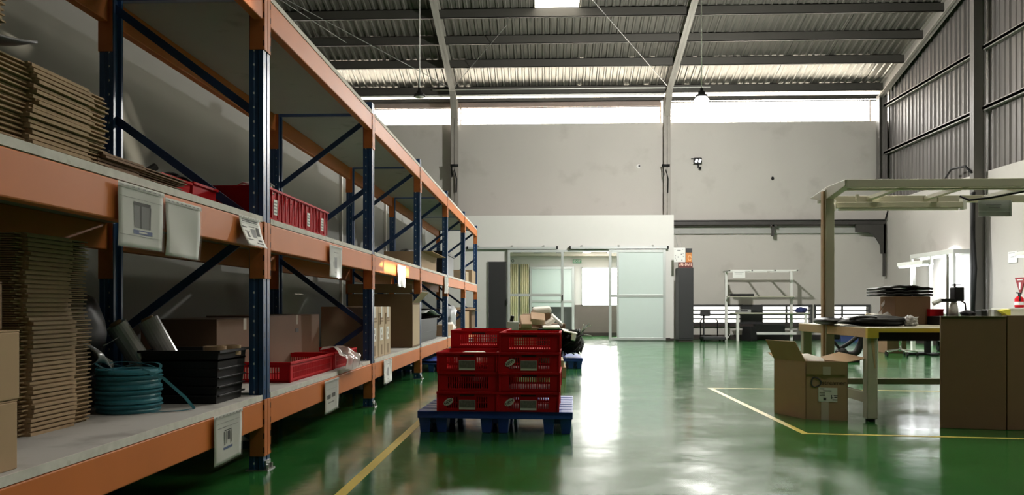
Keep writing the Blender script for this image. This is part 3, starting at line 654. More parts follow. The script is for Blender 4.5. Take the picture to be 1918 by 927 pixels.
# ------------------------------------------------------------------ papers hung on the beams
def hung(pxl, pxr, ytl, ybl, name, label, style, wav=.004, bend=0.0, group='papers hung on the rack beams'):
    XF = -1.470
    a, c = onX(pxl, ytl, XF), onX(pxl, ybl, XF); y1 = onX(pxr, ytl, XF).y
    y0, zt, zb = a.y, a.z, c.z
    t = thing(name, label, 'paper sign', (XF, (y0 + y1) / 2, zb), group)
    def P(u, v, e=0.0):
        return Vector((XF + .004 + wav * math.sin(u * 5 + v * 3) * (1 - v) + bend * (1 - v) ** 2 + e, y0 + (y1 - y0) * u, zb + (zt - zb) * v))
    MB().sheet(lambda u, v: P(u, v), 10, 14).build('sheet', PAPER, t, smooth=True, thick=.0008)
    def patch(lst, nm, m, e=.0012):
        mb = MB()
        for (u0, u1, v0, v1) in lst: mb.sheet(lambda u, v: P(u0 + (u1 - u0) * u, v0 + (v1 - v0) * v, e), 4, 4)
        mb.build(nm, m, t, smooth=True)
    if style == 'box':
        patch([(.33, .70, .33, .75)], 'picture', INKG); patch([(.32, .70, .70, .755), (.46, .50, .33, .72), (.68, .71, .33, .70)], 'picture_lines', INK, .0018)
        patch([(.30, .76, .225, .295)], 'blue_band', INKB); patch([(.43, .63, .247, .273)], 'band_print', PAPER, .0018); patch([(.02, .96, .80, .806), (.02, .96, .19, .196)], 'rules', INKG)
    elif style == 'notice':
        patch([(.1, .9, .88, .91), (.12, .85, .83, .855), (.06, .94, .77, .775), (.06, .3, .62, .66), (.12, .4, .5, .52), (.2, .3, .3, .48), (.1, .4, .2, .23), (.7, .9, .2, .26), (.5, .9, .1, .14), (.76, .9, .4, .7), (.45, .7, .68, .7)], 'printing', INK)
        patch([(.48, .72, .32, .62)], 'picture', INKG)
    elif style == 'code':
        patch([(.1, .92, .82, .826), (.12, .5, .72, .735), (.55, .85, .72, .73)], 'rules', INKG); patch([(.30, .66, .26, .31)], 'blue_band', INKB)
        patch([(.34, .38, .35, .63), (.42, .44, .37, .63), (.48, .56, .44, .62), (.58, .6, .34, .6), (.62, .64, .36, .63), (.36, .62, .64, .66)], 'printing', INK)
    elif style == 'two':
        patch([(.15, .42, .42, .55), (.5, .76, .44, .57)], 'printing', INK); patch([(.2, .7, .28, .32), (.1, .9, .72, .725)], 'rules', INKG)
    elif style == 'strip':
        patch([(.4, .62, .3, .66), (.3, .36, .35, .5)], 'printing', INKG); patch([(.35, .7, .8, .82), (.4, .6, .15, .18)], 'rules', INKG)
    if style in ('box', 'blank', 'code', 'two', 'strip'):
        MB().sheet(lambda u, v: P(-.03 + 1.06 * u, -.02 + 1.02 * v, .004 + .0008 * math.sin(u * 9 + v * 7)), 14, 18).build('plastic_sleeve', SLEEVE, t, smooth=True)
    patch([(.02 + .12 * i, .08 + .12 * i, .965, .985) for i in range(8)], 'punched_strip', INKG, .006)
    MB().sheet(lambda u, v: P(-.02 + 1.04 * u, .945 + .075 * v, .003), 6, 2).build('hanging_strip', PAPER, t)
    return t
hung(219, 303, 340, 459, 'document_sleeve', 'clear sleeve with picture and blue band on the middle beam, nearest the camera', 'box')
hung(308, 373, 372, 478, 'document_sleeve', 'empty crinkled white sleeve on the middle beam beside the picture sleeve', 'blank', wav=.009)
hung(446, 484, 402, 458, 'paper_notice', 'curled printed notice on the middle beam just before the blue upright', 'notice', wav=.006, bend=.05)
hung(616, 639, 459, 518, 'document_sleeve', 'narrow sleeve with grey print on the middle beam of the second bay', 'strip')
hung(744, 758, 496, 536, 'document_sleeve', 'sleeve hung in the sunlit patch of the middle beam, third bay', 'strip')
hung(832, 839, 517, 549, 'document_sleeve', 'small blank white sheet at the end of the fourth bay middle beam', 'blank')
hung(399, 451, 782, 875, 'document_sleeve', 'sleeve with a coded print and blue band on the nearest bottom beam', 'code')
hung(607, 633, 716, 776, 'document_sleeve', 'sleeve with two dark print blocks on the bottom beam of the second bay', 'two')
hung(718, 733, 676, 720, 'document_sleeve', 'small grey sleeve on the bottom beam of the third bay', 'strip')

# ------------------------------------------------------------------ cartons
def carton(name, label, x0, x1, y0, y1, z0, z1, m=KRAFT, tape=True, rz=0.0, group=None, handle=False):
    c = Vector(((x0 + x1) / 2, (y0 + y1) / 2, z0)); t = thing(name, label, 'box', (0, 0, 0), group)
    hx, hy, h = (x1 - x0) / 2, (y1 - y0) / 2, z1 - z0
    MB().box(-hx, hx, -hy, hy, 0, h - .004).build('body', m, t, bevel=.004)
    for s in (-1, 1): MB().box(-hx, hx, -hy if s < 0 else .002, -.002 if s < 0 else hy, h - .004, h).build('flap', m, t, bevel=.001)
    if tape:
        MB().box(-hx - .001, hx + .001, -.025, .025, h - .0005, h + .0006).box(hx, hx + .001, -.025, .025, h - .07, h).box(-hx - .001, -hx, -.025, .025, h - .07, h).build('tape', CTAPE, t)
    if handle: MB().box(hx, hx + .001, -.04, .04, h * .68, h * .68 + .028).build('hand_hole', BASEB, t)
    t.location = c; t.rotation_euler = (0, 0, rz); return t
Z1, Z2, Z3 = .40, 1.335, 2.54
# three boxes at the left edge of the picture
carton('cardboard_box', 'kraft box at the left edge of the picture, on the bottom shelf board', -1.96, -1.515, 1.86, 2.32, Z1, .598)
carton('cardboard_box', 'kraft box at the left edge of the picture, second from the bottom', -1.96, -1.512, 1.86, 2.325, .60, .797)
carton('cardboard_box', 'dark brown box on top of the two kraft boxes at the left edge', -1.97, -1.54, 1.84, 2.29, .80, .935, DKRAFT)

# flat folded cartons
def flat_carton(lx, ly, th, m=KEDGE, ends=(.0, 1.0)):
    """folded flat: bright fold along the front middle, set-back two-ply flap ends; origin at centre base, front looks to +x"""
    e0, e1 = ends; ya, yb = -ly / 2 + ly * e0, -ly / 2 + ly * e1; hx = lx / 2
    t = MB(); g = th * .12
    t.box(-hx, hx, ya, yb, 0, th * .66).box(-hx, hx - .012, ya, yb, th * .66, th * .97)
    for (a, c) in ((-ly / 2, ya), (yb, ly / 2)):
        if c - a > .005:
            t.box(-hx, hx - .035, a, c, 0, th * .28).box(-hx, hx - .022, a, c, th * .5, th * .8)
    return t.build('folded_carton', m, None, bevel=0)
def flat_stack(proto, xf, yc, z0, n, th, label, group, jx=.006, jy=.008, shift=None):
    lx = proto.dimensions.x
    for k in range(n):
        o = proto if (k == 0 and not proto.get('label')) else proto.copy()
        if o is not proto: C.objects.link(o)
        dx, dy = (shift(k) if shift else (0, 0))
        o.location = (xf - lx / 2 + dx + R.uniform(-jx, jx), yc + dy + R.uniform(-jy, jy), z0 + k * th); o.rotation_euler = (0, 0, R.uniform(-.012, .012))
        tag(o, label, 'folded box', group)
bpy.context.view_layer.update()
f0 = flat_carton(.46, .46, .0165, ends=(.08, .68)); bpy.context.view_layer.update()
flat_stack(f0, -1.835, 3.08, Z1, 44, .0166, 'flat folded kraft carton in the tall stack on the nearest bottom shelf', 'flat cartons of the tall stack', jx=.004, jy=.005, shift=lambda k: (.004 * math.sin(k * .35), .010 * math.sin(k / 7.0) + (-.012 if k > 24 else 0)))
f1 = flat_carton(.44, .74, .0155, ends=(.37, .79)); bpy.context.view_layer.update()
flat_stack(f1, -1.525, 2.495, Z2, 8, .0157, 'flat folded carton in the lower bundle on the nearest middle shelf', 'flat cartons of the lower bundle', jy=.012)
f1b = flat_carton(.44, .74, .0155, ends=(.40, .82)); bpy.context.view_layer.update()
flat_stack(f1b, -1.53, 2.50, Z2 + 8 * .0157, 9, .0157, 'flat folded carton in the upper bundle on the nearest middle shelf', 'flat cartons of the upper bundle', jy=.012)
f2 = flat_carton(.34, .72, .012, DKRAFT, ends=(.02, .42)); bpy.context.view_layer.update()
flat_stack(f2, -1.54, 3.16, Z2, 6, .0125, 'flat brown carton in the low pile beside the bundles, middle shelf', 'flat cartons of the low pile', jx=.012, jy=.02)
# dark bent tray and further flat cartons at the upper left corner
zt = Z2 + 17 * .0157 + .002
tag(MB().sheet(lambda u, v: (-1.95 + .43 * v, 1.8 + .62 * u, zt + .012 + .05 * u ** 4 + .012 * math.sin(v * 6)), 16, 6).box(-1.93, -1.56, 1.85, 2.2, zt, zt + .012).build('plastic_tray', BLACKP, smooth=True, thick=.008), 'black bent plastic sheet on top of the upper carton bundle', 'sheet')
f3 = flat_carton(.44, .5, .0155, ends=(.1, .9)); bpy.context.view_layer.update()
flat_stack(f3, -1.54, 2.08, zt + .075, 8, .0157, 'flat carton on the black plastic sheet at the upper left corner', 'flat cartons at the upper left corner')

# ------------------------------------------------------------------ bottom shelf of the nearest bay
# teal strapping coil: wound layers with a loose tail
cx, cy = -1.845, 3.60
t = thing('strapping_coil', 'coil of teal plastic strapping on the nearest bottom shelf', 'strapping', (cx, cy, Z1))
pr = [(.06, .0)]
for i in range(9): pr += [(.13 + .004 * ((i * 7) % 3), .002 + i * .021), (.134 + .004 * ((i * 5) % 3), .012 + i * .021), (.128, .0205 + i * .021)]
pr += [(.06, .19), (.06, 0)]
MB().lathe(pr, (cx, cy, Z1), 30).build('coil', TEAL, t, smooth=False)
mb = MB()
for k in range(3):
    a0 = k * 1.1
    mb.sheet(lambda u, v: (cx + (.125 + .012 * v) * math.cos(a0 + u * 2.4), cy + (.125 + .012 * v) * math.sin(a0 + u * 2.4), Z1 + .185 + .025 * math.sin(u * PI) + .004 * k), 14, 1)
mb.build('loose_turns', TEAL, t, thick=.002)
pts = [Vector((cx + .10, cy - .08, Z1 + .19)), Vector((cx + .17, cy - .03, Z1 + .15)), Vector((cx + .24, cy + .03, Z1 + .06)), Vector((cx + .27, cy + .06, Z1 + .006)), Vector((cx + .23, cy + .0, Z1 + .004)), Vector((cx + .13, cy - .06, Z1 + .004))]
mb = MB()
for i in range(len(pts) - 1): mb.bar(pts[i], pts[i + 1], .013, .0022, up=(.5, -.8, .3) if i < 3 else (0, 0, 1))
mb.build('tail', TEAL, t)

def bin_box(name, label, x0, x1, y0, y1, z0, z1, m, th=.006, flare=.0, ribs=0, group=None, rim=.012, cat='crate'):
    """open-topped plastic bin with real walls, rim and ribs"""
    t = thing(name, label, cat, ((x0 + x1) / 2, (y0 + y1) / 2, z0), group)
    f = flare
    def ring(z, e): return [(x0 - e, y0 - e, z), (x1 + e, y0 - e, z), (x1 + e, y1 + e, z), (x0 - e, y1 + e, z)]
    mb = MB(); lv = [ring(z0, -f), ring(z1, 0), ring(z1, rim), ring(z1 - .012, rim)]
    inn = [ring(z0 + th, -f - th), ring(z1, -th)]
    allv = sum(lv, []) + sum(inn, [])
    q = lambda a, b: [(a * 4 + i, a * 4 + (i + 1) % 4, b * 4 + (i + 1) % 4, b * 4 + i) for i in range(4)]
    mb.add(allv, [(0, 1, 2, 3), (16, 17, 18, 19)] + q(0, 1) + q(2, 3) + q(5, 4) + q(5, 2) + q(3, 1)[:0])
    mb.build('body', m, t)
    mb = MB()
    for k in range(ribs):
        z = z0 + (z1 - z0) * (k + .8) / (ribs + 1); e = -f * (1 - (z - z0) / (z1 - z0)) + .004
        mb.box(x0 - e, x1 + e, y0 - e, y0, z, z + .008).box(x1, x1 + e, y0 - e, y1 + e, z, z + .008)
    if ribs: mb.build('ribs', m, t, bevel=.001)
    return t
t = bin_box('black_crate', 'black plastic crate with tape rolls on the nearest bottom shelf', -1.92, -1.545, 3.86, 4.22, Z1, .655, BLACKP, flare=.02, ribs=5)
# stretch film rolls leaning out of it
for k, (a, bq, lab) in enumerate((((-1.86, 3.98, .42), (-2.03, 3.84, .78), 'roll of clear stretch film leaning out of the black crate, left one'), ((-1.76, 4.05, .42), (-1.945, 3.98, .80), 'roll of clear stretch film leaning out of the black crate, right one'))):
    a, bq = Vector(a), Vector(bq); t = thing('stretch_film_roll', lab, 'film roll', a, 'stretch film rolls'); d = (bq - a).normalized()
    MB().cyl(a, bq, .050, 22).build('film', M('grey stretch film', (.33, .33, .33), .16, spec=.9, var=.25, scale=5), t, smooth=False)
    MB().cyl(a - d * .02, bq + d * .012, .03, 16).build('core', KRAFT, t)
    o = t.children[0]; o.modifiers.new('b', 'BEVEL').width = .003; o.data.polygons.foreach_set('use_smooth', [len(p.vertices) == 4 for p in o.data.polygons])
for k, (x, y) in enumerate(((-1.62, 4.0), (-1.59, 4.115))):
    t = thing('tape_roll', 'brown tape roll on the black crate, ' + ('left one' if k == 0 else 'right one beside the upright'), 'tape', (x, y, .62), 'brown tape rolls')
    MB().lathe([(.038, 0), (.054, 0), (.055, .048), (.038, .048), (.038, 0)], (x, y, .622), 26).build('tape', TAPEB, t); MB().lathe([(.034, .001), (.038, .001), (.038, .047), (.034, .047), (.034, .001)], (x, y, .622), 26).build('core', KRAFT2, t)
tag(MB().box(-1.70, -1.555, 3.92, 4.19, .60, .62).box(-1.70, -1.68, 3.9, 4.2, .41, .6).build('divider_board', BLACKP), 'black board inside the black crate under the tape rolls', 'board')
# dark bags behind
tag(MB().blob((-2.14, 3.62, .74), (.14, .2, .2), .25, 1.6, 3).build('black_bag', M('black polythene', (.008, .008, .009), .35), smooth=True), 'black plastic bag behind the strapping coil', 'bag')
tag(MB().blob((-2.17, 3.72, .49), (.13, .26, .13), .18, 1.8, 5, flat=-.09).build('black_bag', MT['black polythene'], smooth=True), 'black plastic bag lying on the board under the other one', 'bag')
o = MB().sheet(lambda u, v: (-1.99 + .05 * math.sin(3 * u + 4 * v), 3.52 + .2 * u, .60 + .11 * v + .02 * math.sin(7 * u)), 14, 10).build('film_scrap', M('grey film scrap', (.36, .37, .37), .3), smooth=True, thick=.002); tag(o, 'crumpled grey film scrap above the strapping coil', 'scrap')

# ------------------------------------------------------------------ red bins with cables on the middle shelf
for k in range(4):
    y0 = 4.42 + k * .325
    t = bin_box('red_bin', 'red bin with cables on the middle shelf, %s past the blue upright' % ['first', 'second', 'third', 'fourth'][k], -1.80, -1.515, y0, y0 + .315, Z2, Z2 + .185, RED, flare=.012, ribs=0, group='red bins on the middle shelf', rim=.008, cat='bin')
    mb = MB()
    for yy in (.02, .10, .20, .28): mb.box(-1.516, -1.509, y0 + yy, y0 + yy + .012, Z2 + .02, Z2 + .17)
    mb.build('ribs', RED, t, bevel=.002)
    if k != 1:
        MB().box(-1.509, -1.5075, y0 + .125, y0 + .185, Z2 + .04, Z2 + .125).build('label_card', PAPER, t)
        mb = MB()
        for i in range(4): mb.box(-1.5075, -1.507, y0 + .132, y0 + .178, Z2 + .05 + i * .018, Z2 + .058 + i * .018)
        mb.build('printing', INKG, t)
t = bin_box('red_bin', 'red bin with black hoses on the middle shelf, left of the blue upright', -2.10, -1.72, 3.98, 4.27, Z2, Z2 + .14, RED, flare=.01, group='red bins on the middle shelf', rim=.008, cat='bin')
t = bin_box('red_bin', 'red bin behind the low pile of flat cartons on the middle shelf', -2.10, -1.72, 3.64, 3.95, Z2, Z2 + .13, RED, flare=.01, group='red bins on the middle shelf', rim=.008, cat='bin')
def arc(c, rx, rz_, a0, a1, ydir, n=12):
    return [Vector(c) + Vector((ydir[0] * rx * math.cos(a0 + (a1 - a0) * i / n), ydir[1] * rx * math.cos(a0 + (a1 - a0) * i / n), rz_ * math.sin(a0 + (a1 - a0) * i / n))) for i in range(n + 1)]
tag(MB().tube(arc((-1.88, 4.1, Z2 + .1), .11, .1, 0, PI, (.5, .85)), .008, 8).tube(arc((-1.84, 4.12, Z2 + .1), .09, .085, 0, PI, (.4, .9)), .008, 8).build('looped_hose', CABLE, smooth=True), 'black looped hose in the red bin left of the upright', 'hose')
tag(MB().tube(arc((-1.9, 3.85, Z2 + .08), .13, .07, 0, PI, (.3, .95)), .008, 8).build('looped_hose', CABLE, smooth=True), 'low black hose loop in the red bin behind the low pile', 'hose')
tag(MB().cyl((-1.9, 3.72, Z2 + .1), (-1.84, 3.84, Z2 + .19), .018, 12).build('pipe_stub', CABLE, smooth=False), 'short black pipe sticking out of the red bin', 'pipe')
for k in range(3):
    mb = MB(); y0 = 4.55 + k * .3
    for j in range(5):
        mb.tube([(-1.78 + .05 * R.random() + .22 * i / 10, y0 + .12 * math.sin(i * .9 + j) * (.5 + R.random() * .4) + .05 * j, Z2 + .14 + .07 * math.sin(i * .32) * (1 if k == 0 else .55) + .01 * j) for i in range(11)], .006, 6)
    tag(mb.build('cable_bunch', WCABLE if k != 1 else CABLE, smooth=True), 'bunch of %s cables in the red bins, %s' % (['grey', 'black', 'thin grey'][k], ['next to the upright', 'in the middle', 'at the far end']), 'cables') if False else tag(mb.build('cable_bunch', WCABLE if k != 1 else CABLE, smooth=True), ['grey cables heaped in the red bin next to the upright', 'black cables lying in the second and third red bins', 'thin grey cables in the far red bins'][k], 'cables')

# ------------------------------------------------------------------ second bay, bottom shelf
carton('cardboard_box', 'large dark brown box at the back of the second bay, left one', -2.30, -1.86, 4.62, 5.50, Z1, .79, M('shaded brown cardboard', (.17, .095, .055), .85, var=.08))  # darker brown than the other cartons
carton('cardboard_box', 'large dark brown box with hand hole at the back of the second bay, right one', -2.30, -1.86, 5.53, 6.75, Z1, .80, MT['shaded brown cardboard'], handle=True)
def slotted_crate(w_, l_, h_, name, label, card=False, new=False, loc=(0, 0, 0), rz=0.0, group=None, cardname='label_card'):
    """stackable red crate: real slots in all four walls, rim, corner posts, floor grid"""
    t = thing(name, label, 'crate', (0, 0, 0), group); mb = MB(); th = .006; hx, hy = w_ / 2, l_ / 2
    def wall(L, put, solid_mid):
        e = min(.062, L * .16)
        put(-L / 2, -L / 2 + e, .0, h_); put(L / 2 - e, L / 2, .0, h_)          # corner posts
        put(-L / 2 + e, L / 2 - e, 0, .022); put(-L / 2 + e, L / 2 - e, h_ * .74, h_)  # bottom and top bands
        put(-L / 2 + e, L / 2 - e, h_ * .43, h_ * .47)
        x = -L / 2 + e; n = int((L - 2 * e) / .0155); p = (L - 2 * e) / n
        for i in range(n + 1):
            xx = x + i * p; put(max(x, xx - .0032), min(L / 2 - e, xx + .0032), .022, h_ * .74)
        if solid_mid: put(-.062, .062, .018, h_ * .74)
    wall(w_, lambda a, b, c, d: mb.box(a, b, -hy, -hy + th, c, d), card)
    wall(w_, lambda a, b, c, d: mb.box(a, b, hy - th, hy, c, d), False)
    wall(l_, lambda a, b, c, d: mb.box(-hx, -hx + th, a, b, c, d), False)
    wall(l_, lambda a, b, c, d: mb.box(hx - th, hx, a, b, c, d), False)
    mb.box(-hx, hx, -hy, hy, .004, .008)
    mb.build('body', RED, t)
    r = MB()
    for (a, b, c, d) in ((-hx - .008, hx + .008, -hy - .008, -hy + .004), (-hx - .008, hx + .008, hy - .004, hy + .008), (-hx - .008, -hx + .004, -hy, hy), (hx - .004, hx + .008, -hy, hy)): r.box(a, b, c, d, h_ - .016, h_)
    for sx in (-1, 1):
        for sy in (-1, 1): r.box(sx * hx - .006, sx * hx + .006, sy * hy - .006, sy * hy + .006, .0, h_)
    r.build('rim', RED, t, bevel=.002)
    MB().box(-.05, .05, -hy - .0015, -hy, h_ * .78, h_ * .87).build('hand_slot', M('dark red slot', (.06, .004, .005), .7), t)
    if card:
        k = MB().box(-.055, .055, -hy - .004, -hy - .001, .012, .078).build(cardname, PAPER, t)
        mb2 = MB(); mb2.box(-.053, .053, -hy - .0046, -hy - .004, .026, .076)
        mb2.build('dark_print', M('card photo print', (.17, .165, .155), .6, var=.8, scale=60), t)
        letters('PARTS', .014, (.0, -hy - .005, .062), (1, 0, 0), (0, 0, 1), PAPER, t) if False else None
    if new:
        n = 22; c0 = Vector((-.128, -hy - .002, .064)); rt = Matrix.Rotation(-.55, 3, 'Y')
        pts = [(rt @ Vector((.037 * math.cos(2 * PI * i / n), 0, .0215 * math.sin(2 * PI * i / n)))) for i in range(n)]
        MB().prism([(c0.x + q.x, c0.z + q.z) for q in pts], 'y', -hy - .003, -hy - .0005).build('oval_sticker', PAPER, t)
        letters('NEW', .027, (c0.x, -hy - .0034, c0.z), rt @ Vector((1, 0, 0)), rt @ Vector((0, 0, 1)), M('sticker letters', (.06, .03, .03), .6), t, bold=.0006)
    t.location = loc; t.rotation_euler = (0, 0, rz); return t
a = onZ(655, 692, Z1)
slotted_crate(.42, 1.02, .125, 'red_crate', 'long low red crate with a plastic bag on the second bay bottom shelf', loc=(-1.76, 5.48, Z1))
slotted_crate(.42, .70, .125, 'red_crate', 'red crate behind the plastic bag at the end of the second bay', loc=(-1.77, 6.42, Z1))
def bagfn(u, v):
    y = 5.90 + .52 * u + .03 * math.sin(v * 7); s = v
    x = -1.62 + .17 * min(1, s * 1.5); z = Z1 + .15 - .02 * u + (.02 * math.sin(u * 9 + v * 3) if s < .55 else 0) - max(0, s - .45) * .27 * (1 - .15 * u)
    return (x + .012 * math.sin(u * 15 + v * 11) + (.02 if s > .6 else 0), y, z + .008 * math.sin(u * 23))
tag(MB().sheet(bagfn, 34, 26).build('plastic_bag', BAG, smooth=True), 'crinkled clear plastic bag hanging over the red crate in the second bay', 'bag')

# ------------------------------------------------------------------ third bay: slim cartons and a tall open one
for k in range(3):
    y0 = 7.17 + k * .305; x1 = -1.515; yc = y0 + .14
    t = thing('slim_carton', 'slim upright kraft carton with white label in the third bay, %s of three' % ['first', 'second', 'third'][k], 'box', (-1.74, yc, Z1), 'slim cartons in the third bay')
    MB().box(-1.96, x1, y0, y0 + .285, Z1, Z1 + .46).build('body', KRAFT2, t, bevel=.005)
    MB().box(-1.96, x1 + .001, yc - .026, yc + .026, Z1 + .4605, Z1 + .4615).box(x1, x1 + .001, yc - .03, yc + .03, Z1 + .36, Z1 + .461).build('tape', PAPER, t)
    MB().box(x1, x1 + .0015, yc - .07, yc + .06, Z1 + .15, Z1 + .27).build('label', PAPER, t)
    mb = MB(); mb.box(x1 + .0015, x1 + .002, yc - .02, yc + .0, Z1 + .22, Z1 + .25).box(x1 + .0015, x1 + .002, yc + .0, yc + .03, Z1 + .17, Z1 + .2)
    mb.box(x1, x1 + .001, yc - .05, yc + .09, Z1 + .32, Z1 + .335).box(x1, x1 + .001, yc - .05, yc + .09, Z1 + .345, Z1 + .36).box(x1, x1 + .001, yc - .02, yc + .04, Z1 + .02, Z1 + .11)
    mb.build('printing', M('brown print', (.25, .17, .1), .8), t)
    MB().tube([(x1 + .001, yc - .115, Z1 + .30), (x1 + .001, yc - .06, Z1 + .30), (x1 + .001, yc - .06, Z1 + .40), (x1 + .001, yc - .115, Z1 + .40)], .004, 6, closed=True).build('handle', DKRAFT, t)
t = thing('open_carton', 'tall open brown carton standing at the end of the third bay', 'box', (-1.84, 9.43, Z1))
x0, x1, y0, y1, zz = -2.20, -1.476, 9.16, 9.70, Z1 + .002
MB().box(x0, x1, y0, y0 + .006, zz, zz + .60).box(x0, x1, y1 - .006, y1, zz, zz + .5).box(x0, x0 + .006, y0, y1, zz, zz + .5).box(x1 - .006, x1, y0, y1, zz, zz + .5).box(x0, x1, y0, y1, zz, zz + .006).build('body', DKRAFT, t, bevel=.002)
MB().ob(((x0 + x1) / 2, y0 - .015, zz + .66), (x1 - x0, .006, .1), Matrix.Rotation(.3, 3, 'X')).build('flap', DKRAFT, t)
MB().add([(x1, y0 + .01, zz + .5), (x1, y1 - .05, zz + .5), (x1 + .12, y1 - .1, zz + .62), (x1 + .10, y0 + .04, zz + .62)], [(0, 1, 2, 3)]).build('flap', KRAFT2, t, thick=.005)
MB().box(x1, x1 + .001, y0 + .03, y1 - .02, zz + .02, zz + .48).build('side_panel', KRAFT2, t)  # paler skin puts the light on this side into the colour

# ------------------------------------------------------------------ fourth to sixth bays
def open_box(name, label, x0, x1, y0, y1, z0, z1, m, mf, flaps=True, cat='box'):
    t = thing(name, label, cat, ((x0 + x1) / 2, (y0 + y1) / 2, z0)); h = .006
    MB().box(x0, x1, y0, y0 + h, z0, z1).box(x0, x1, y1 - h, y1, z0, z1).box(x0, x0 + h, y0, y1, z0, z1).box(x1 - h, x1, y0, y1, z0, z1).box(x0, x1, y0, y1, z0, z0 + h).build('body', m, t, bevel=.002)
    if flaps:
        L = (y1 - y0) * .4
        MB().ob(((x0 + x1) / 2, y1 + L * .45, z1 + .03), (x1 - x0 - .01, L, .005), Matrix.Rotation(.15, 3, 'X')).build('flap', mf, t)
        MB().ob((x1 + .06, (y0 + y1) / 2, z1 + .0), (.14, y1 - y0 - .01, .005), Matrix.Rotation(.0, 3, 'Y')).build('flap', mf, t)
    return t
open_box('open_carton', 'open kraft carton on the middle shelf of the fourth bay', -2.0, -1.53, 10.2, 11.6, Z2, Z2 + .21, KRAFT, KRAFT)
tag(MB().blob((-1.8, 10.9, Z2 + .2), (.16, .4, .09), .2, 1.5, 9).build('black_bag', MT['black polythene'], smooth=True), 'black bag stuffed into the open carton of the fourth bay', 'bag')
bin_box('black_crate', 'black crate on the bottom shelf of the fourth bay', -2.1, -1.56, 9.95, 11.9, Z1, Z1 + .30, BLACKP, flare=.01, ribs=1)
o = MB().sheet(lambda u, v: (-2.0 + .5 * v, 10.4 + 1.5 * u, Z1 + .33 + .04 * math.sin(u * 5) + .05 * v), 14, 6).build('plastic_sheet', M('grey polythene', (.25, .27, .27), .3), smooth=True, thick=.003); tag(o, 'grey plastic sheet lying over the black crate of the fourth bay', 'sheet')
tag(MB().box(-2.2, -1.62, 13.1, 14.6, Z2, Z2 + .40).box(-2.22, -1.60, 13.08, 14.62, Z2 + .37, Z2 + .41).build('black_box', BLACKP, bevel=.01), 'black box on the middle shelf of the fifth bay', 'box')
carton('cardboard_box', 'brown box on the middle shelf at the far end of the rack', -1.95, -1.50, 16.9, 17.8, Z2, Z2 + .27)
carton('cardboard_box', 'small pale box beside the brown one on the far middle shelf', -1.9, -1.52, 15.9, 16.4, Z2, Z2 + .2, KRAFT2)
tag(MB().box(-2.2, -1.66, 13.0, 14.9, Z1 + .28, Z1 + .42).box(-2.15, -1.7, 13.05, 14.8, Z1, Z1 + .28).build('black_box', BLACKP, bevel=.01), 'black box on the bottom shelf of the fifth bay', 'box')
carton('cardboard_box', 'kraft box on the bottom shelf of the fifth bay', -1.86, -1.50, 12.75, 13.4, Z1, Z1 + .17)
tag(MB().blob((-1.62, 13.9, Z1 + .09), (.11, .4, .1), .35, 2.5, 4, flat=-.085).build('wrapped_bundle', SCRAPW, smooth=True), 'white crumpled bundle on the bottom shelf of the fifth bay', 'bundle')
tag(MB().blob((-1.70, 14.7, Z1 + .25), (.12, .25, .22), .3, 2.2, 8, flat=-.24).build('plastic_bag', M('pale grey polythene', (.5, .52, .54), .35), smooth=True), 'pale grey plastic bag on the bottom shelf of the fifth bay', 'bag')
open_box('open_carton', 'open brown carton on the far bottom shelf, nearer one', -2.0, -1.52, 15.5, 16.5, Z1, Z1 + .36, KRAFT, KRAFT, False)
open_box('open_carton', 'open brown carton on the far bottom shelf, last one', -1.95, -1.50, 16.8, 17.7, Z1, Z1 + .38, DKRAFT, KRAFT, True)

# ================================================================== PALLETS AND CRATES
def pallet(name, label, loc, rz, w_=1.06, l_=1.04, group='blue plastic pallets'):
    t = thing(name, label, 'pallet', (0, 0, 0), group); hx, hy = w_ / 2, l_ / 2
    mb = MB(); n = 7; p = l_ / n
    for i in range(n):
        y0 = -hy + i * p; mb.box(-hx, hx, y0 + (.0 if i == 0 else .022), y0 + p - (.0 if i == n - 1 else .012), .125, .15)
    for x in (-hx, -.12, hx - .24): mb.box(x, x + .24, -hy, hy, .118, .146)
    mb.box(-hx, hx, -hy, -hy + .012, .1, .148).box(-hx, hx, hy - .012, hy, .1, .148).box(-hx, -hx + .012, -hy, hy, .1, .148).box(hx - .012, hx, -hy, hy, .1, .148)
    mb.build('deck', BLUEP, t, bevel=.004)
    for x in (-hx + .105, 0, hx - .105):
        for y in (-hy + .09, 0, hy - .09):
            mb = MB()
            for s in (-1, 1):
                a = x + s * .058
                mb.add([(a - .042, y - .08, .12), (a + .042, y - .08, .12), (a + .042, y + .08, .12), (a - .042, y + .08, .12), (a - .03, y - .068, 0), (a + .03, y - .068, 0), (a + .03, y + .068, 0), (a - .03, y + .068, 0)],
                       [(0, 1, 2, 3), (4, 7, 6, 5), (0, 4, 5, 1), (1, 5, 6, 2), (2, 6, 7, 3), (3, 7, 4, 0)])
            mb.box(x - .07, x + .07, y - .02, y + .02, .06, .12); mb.build('block', BLUEP, t, bevel=.004)
    t.location = loc; t.rotation_euler = (0, 0, rz); return t
pal = pallet('plastic_pallet', 'blue plastic pallet carrying the stacked red crates', (-.325, 6.13, 0), -.035)
dup(pal, (-.02, 11.95, 0), .02, 'blue plastic pallet under the heap of scrap behind the red crates')
dup(pal, (-1.86, 11.3, 0), .0, 'blue plastic pallet pushed under the rack in the fourth bay')
CH = .1345
base = .15
def pc(x, y): # keep the stacks square on the turned pallet
    return Vector((x, y, 0))
cl = 'red crate, front %s column on the pallet, %s'
GRP = 'red crates stacked on the pallet'
spec = [(-.519, 5.875, [('bottom one with sticker and card', 1, 1), ('second from the bottom', 0, 0), ('top one with a card', 1, 0)], 'left'),
        (-.100, 5.855, [('bottom one with sticker and card', 1, 1), ('second from the bottom', 0, 0), ('third from the bottom with sticker and card', 1, 1), ('top one', 0, 0)], 'right')]
cache = {}
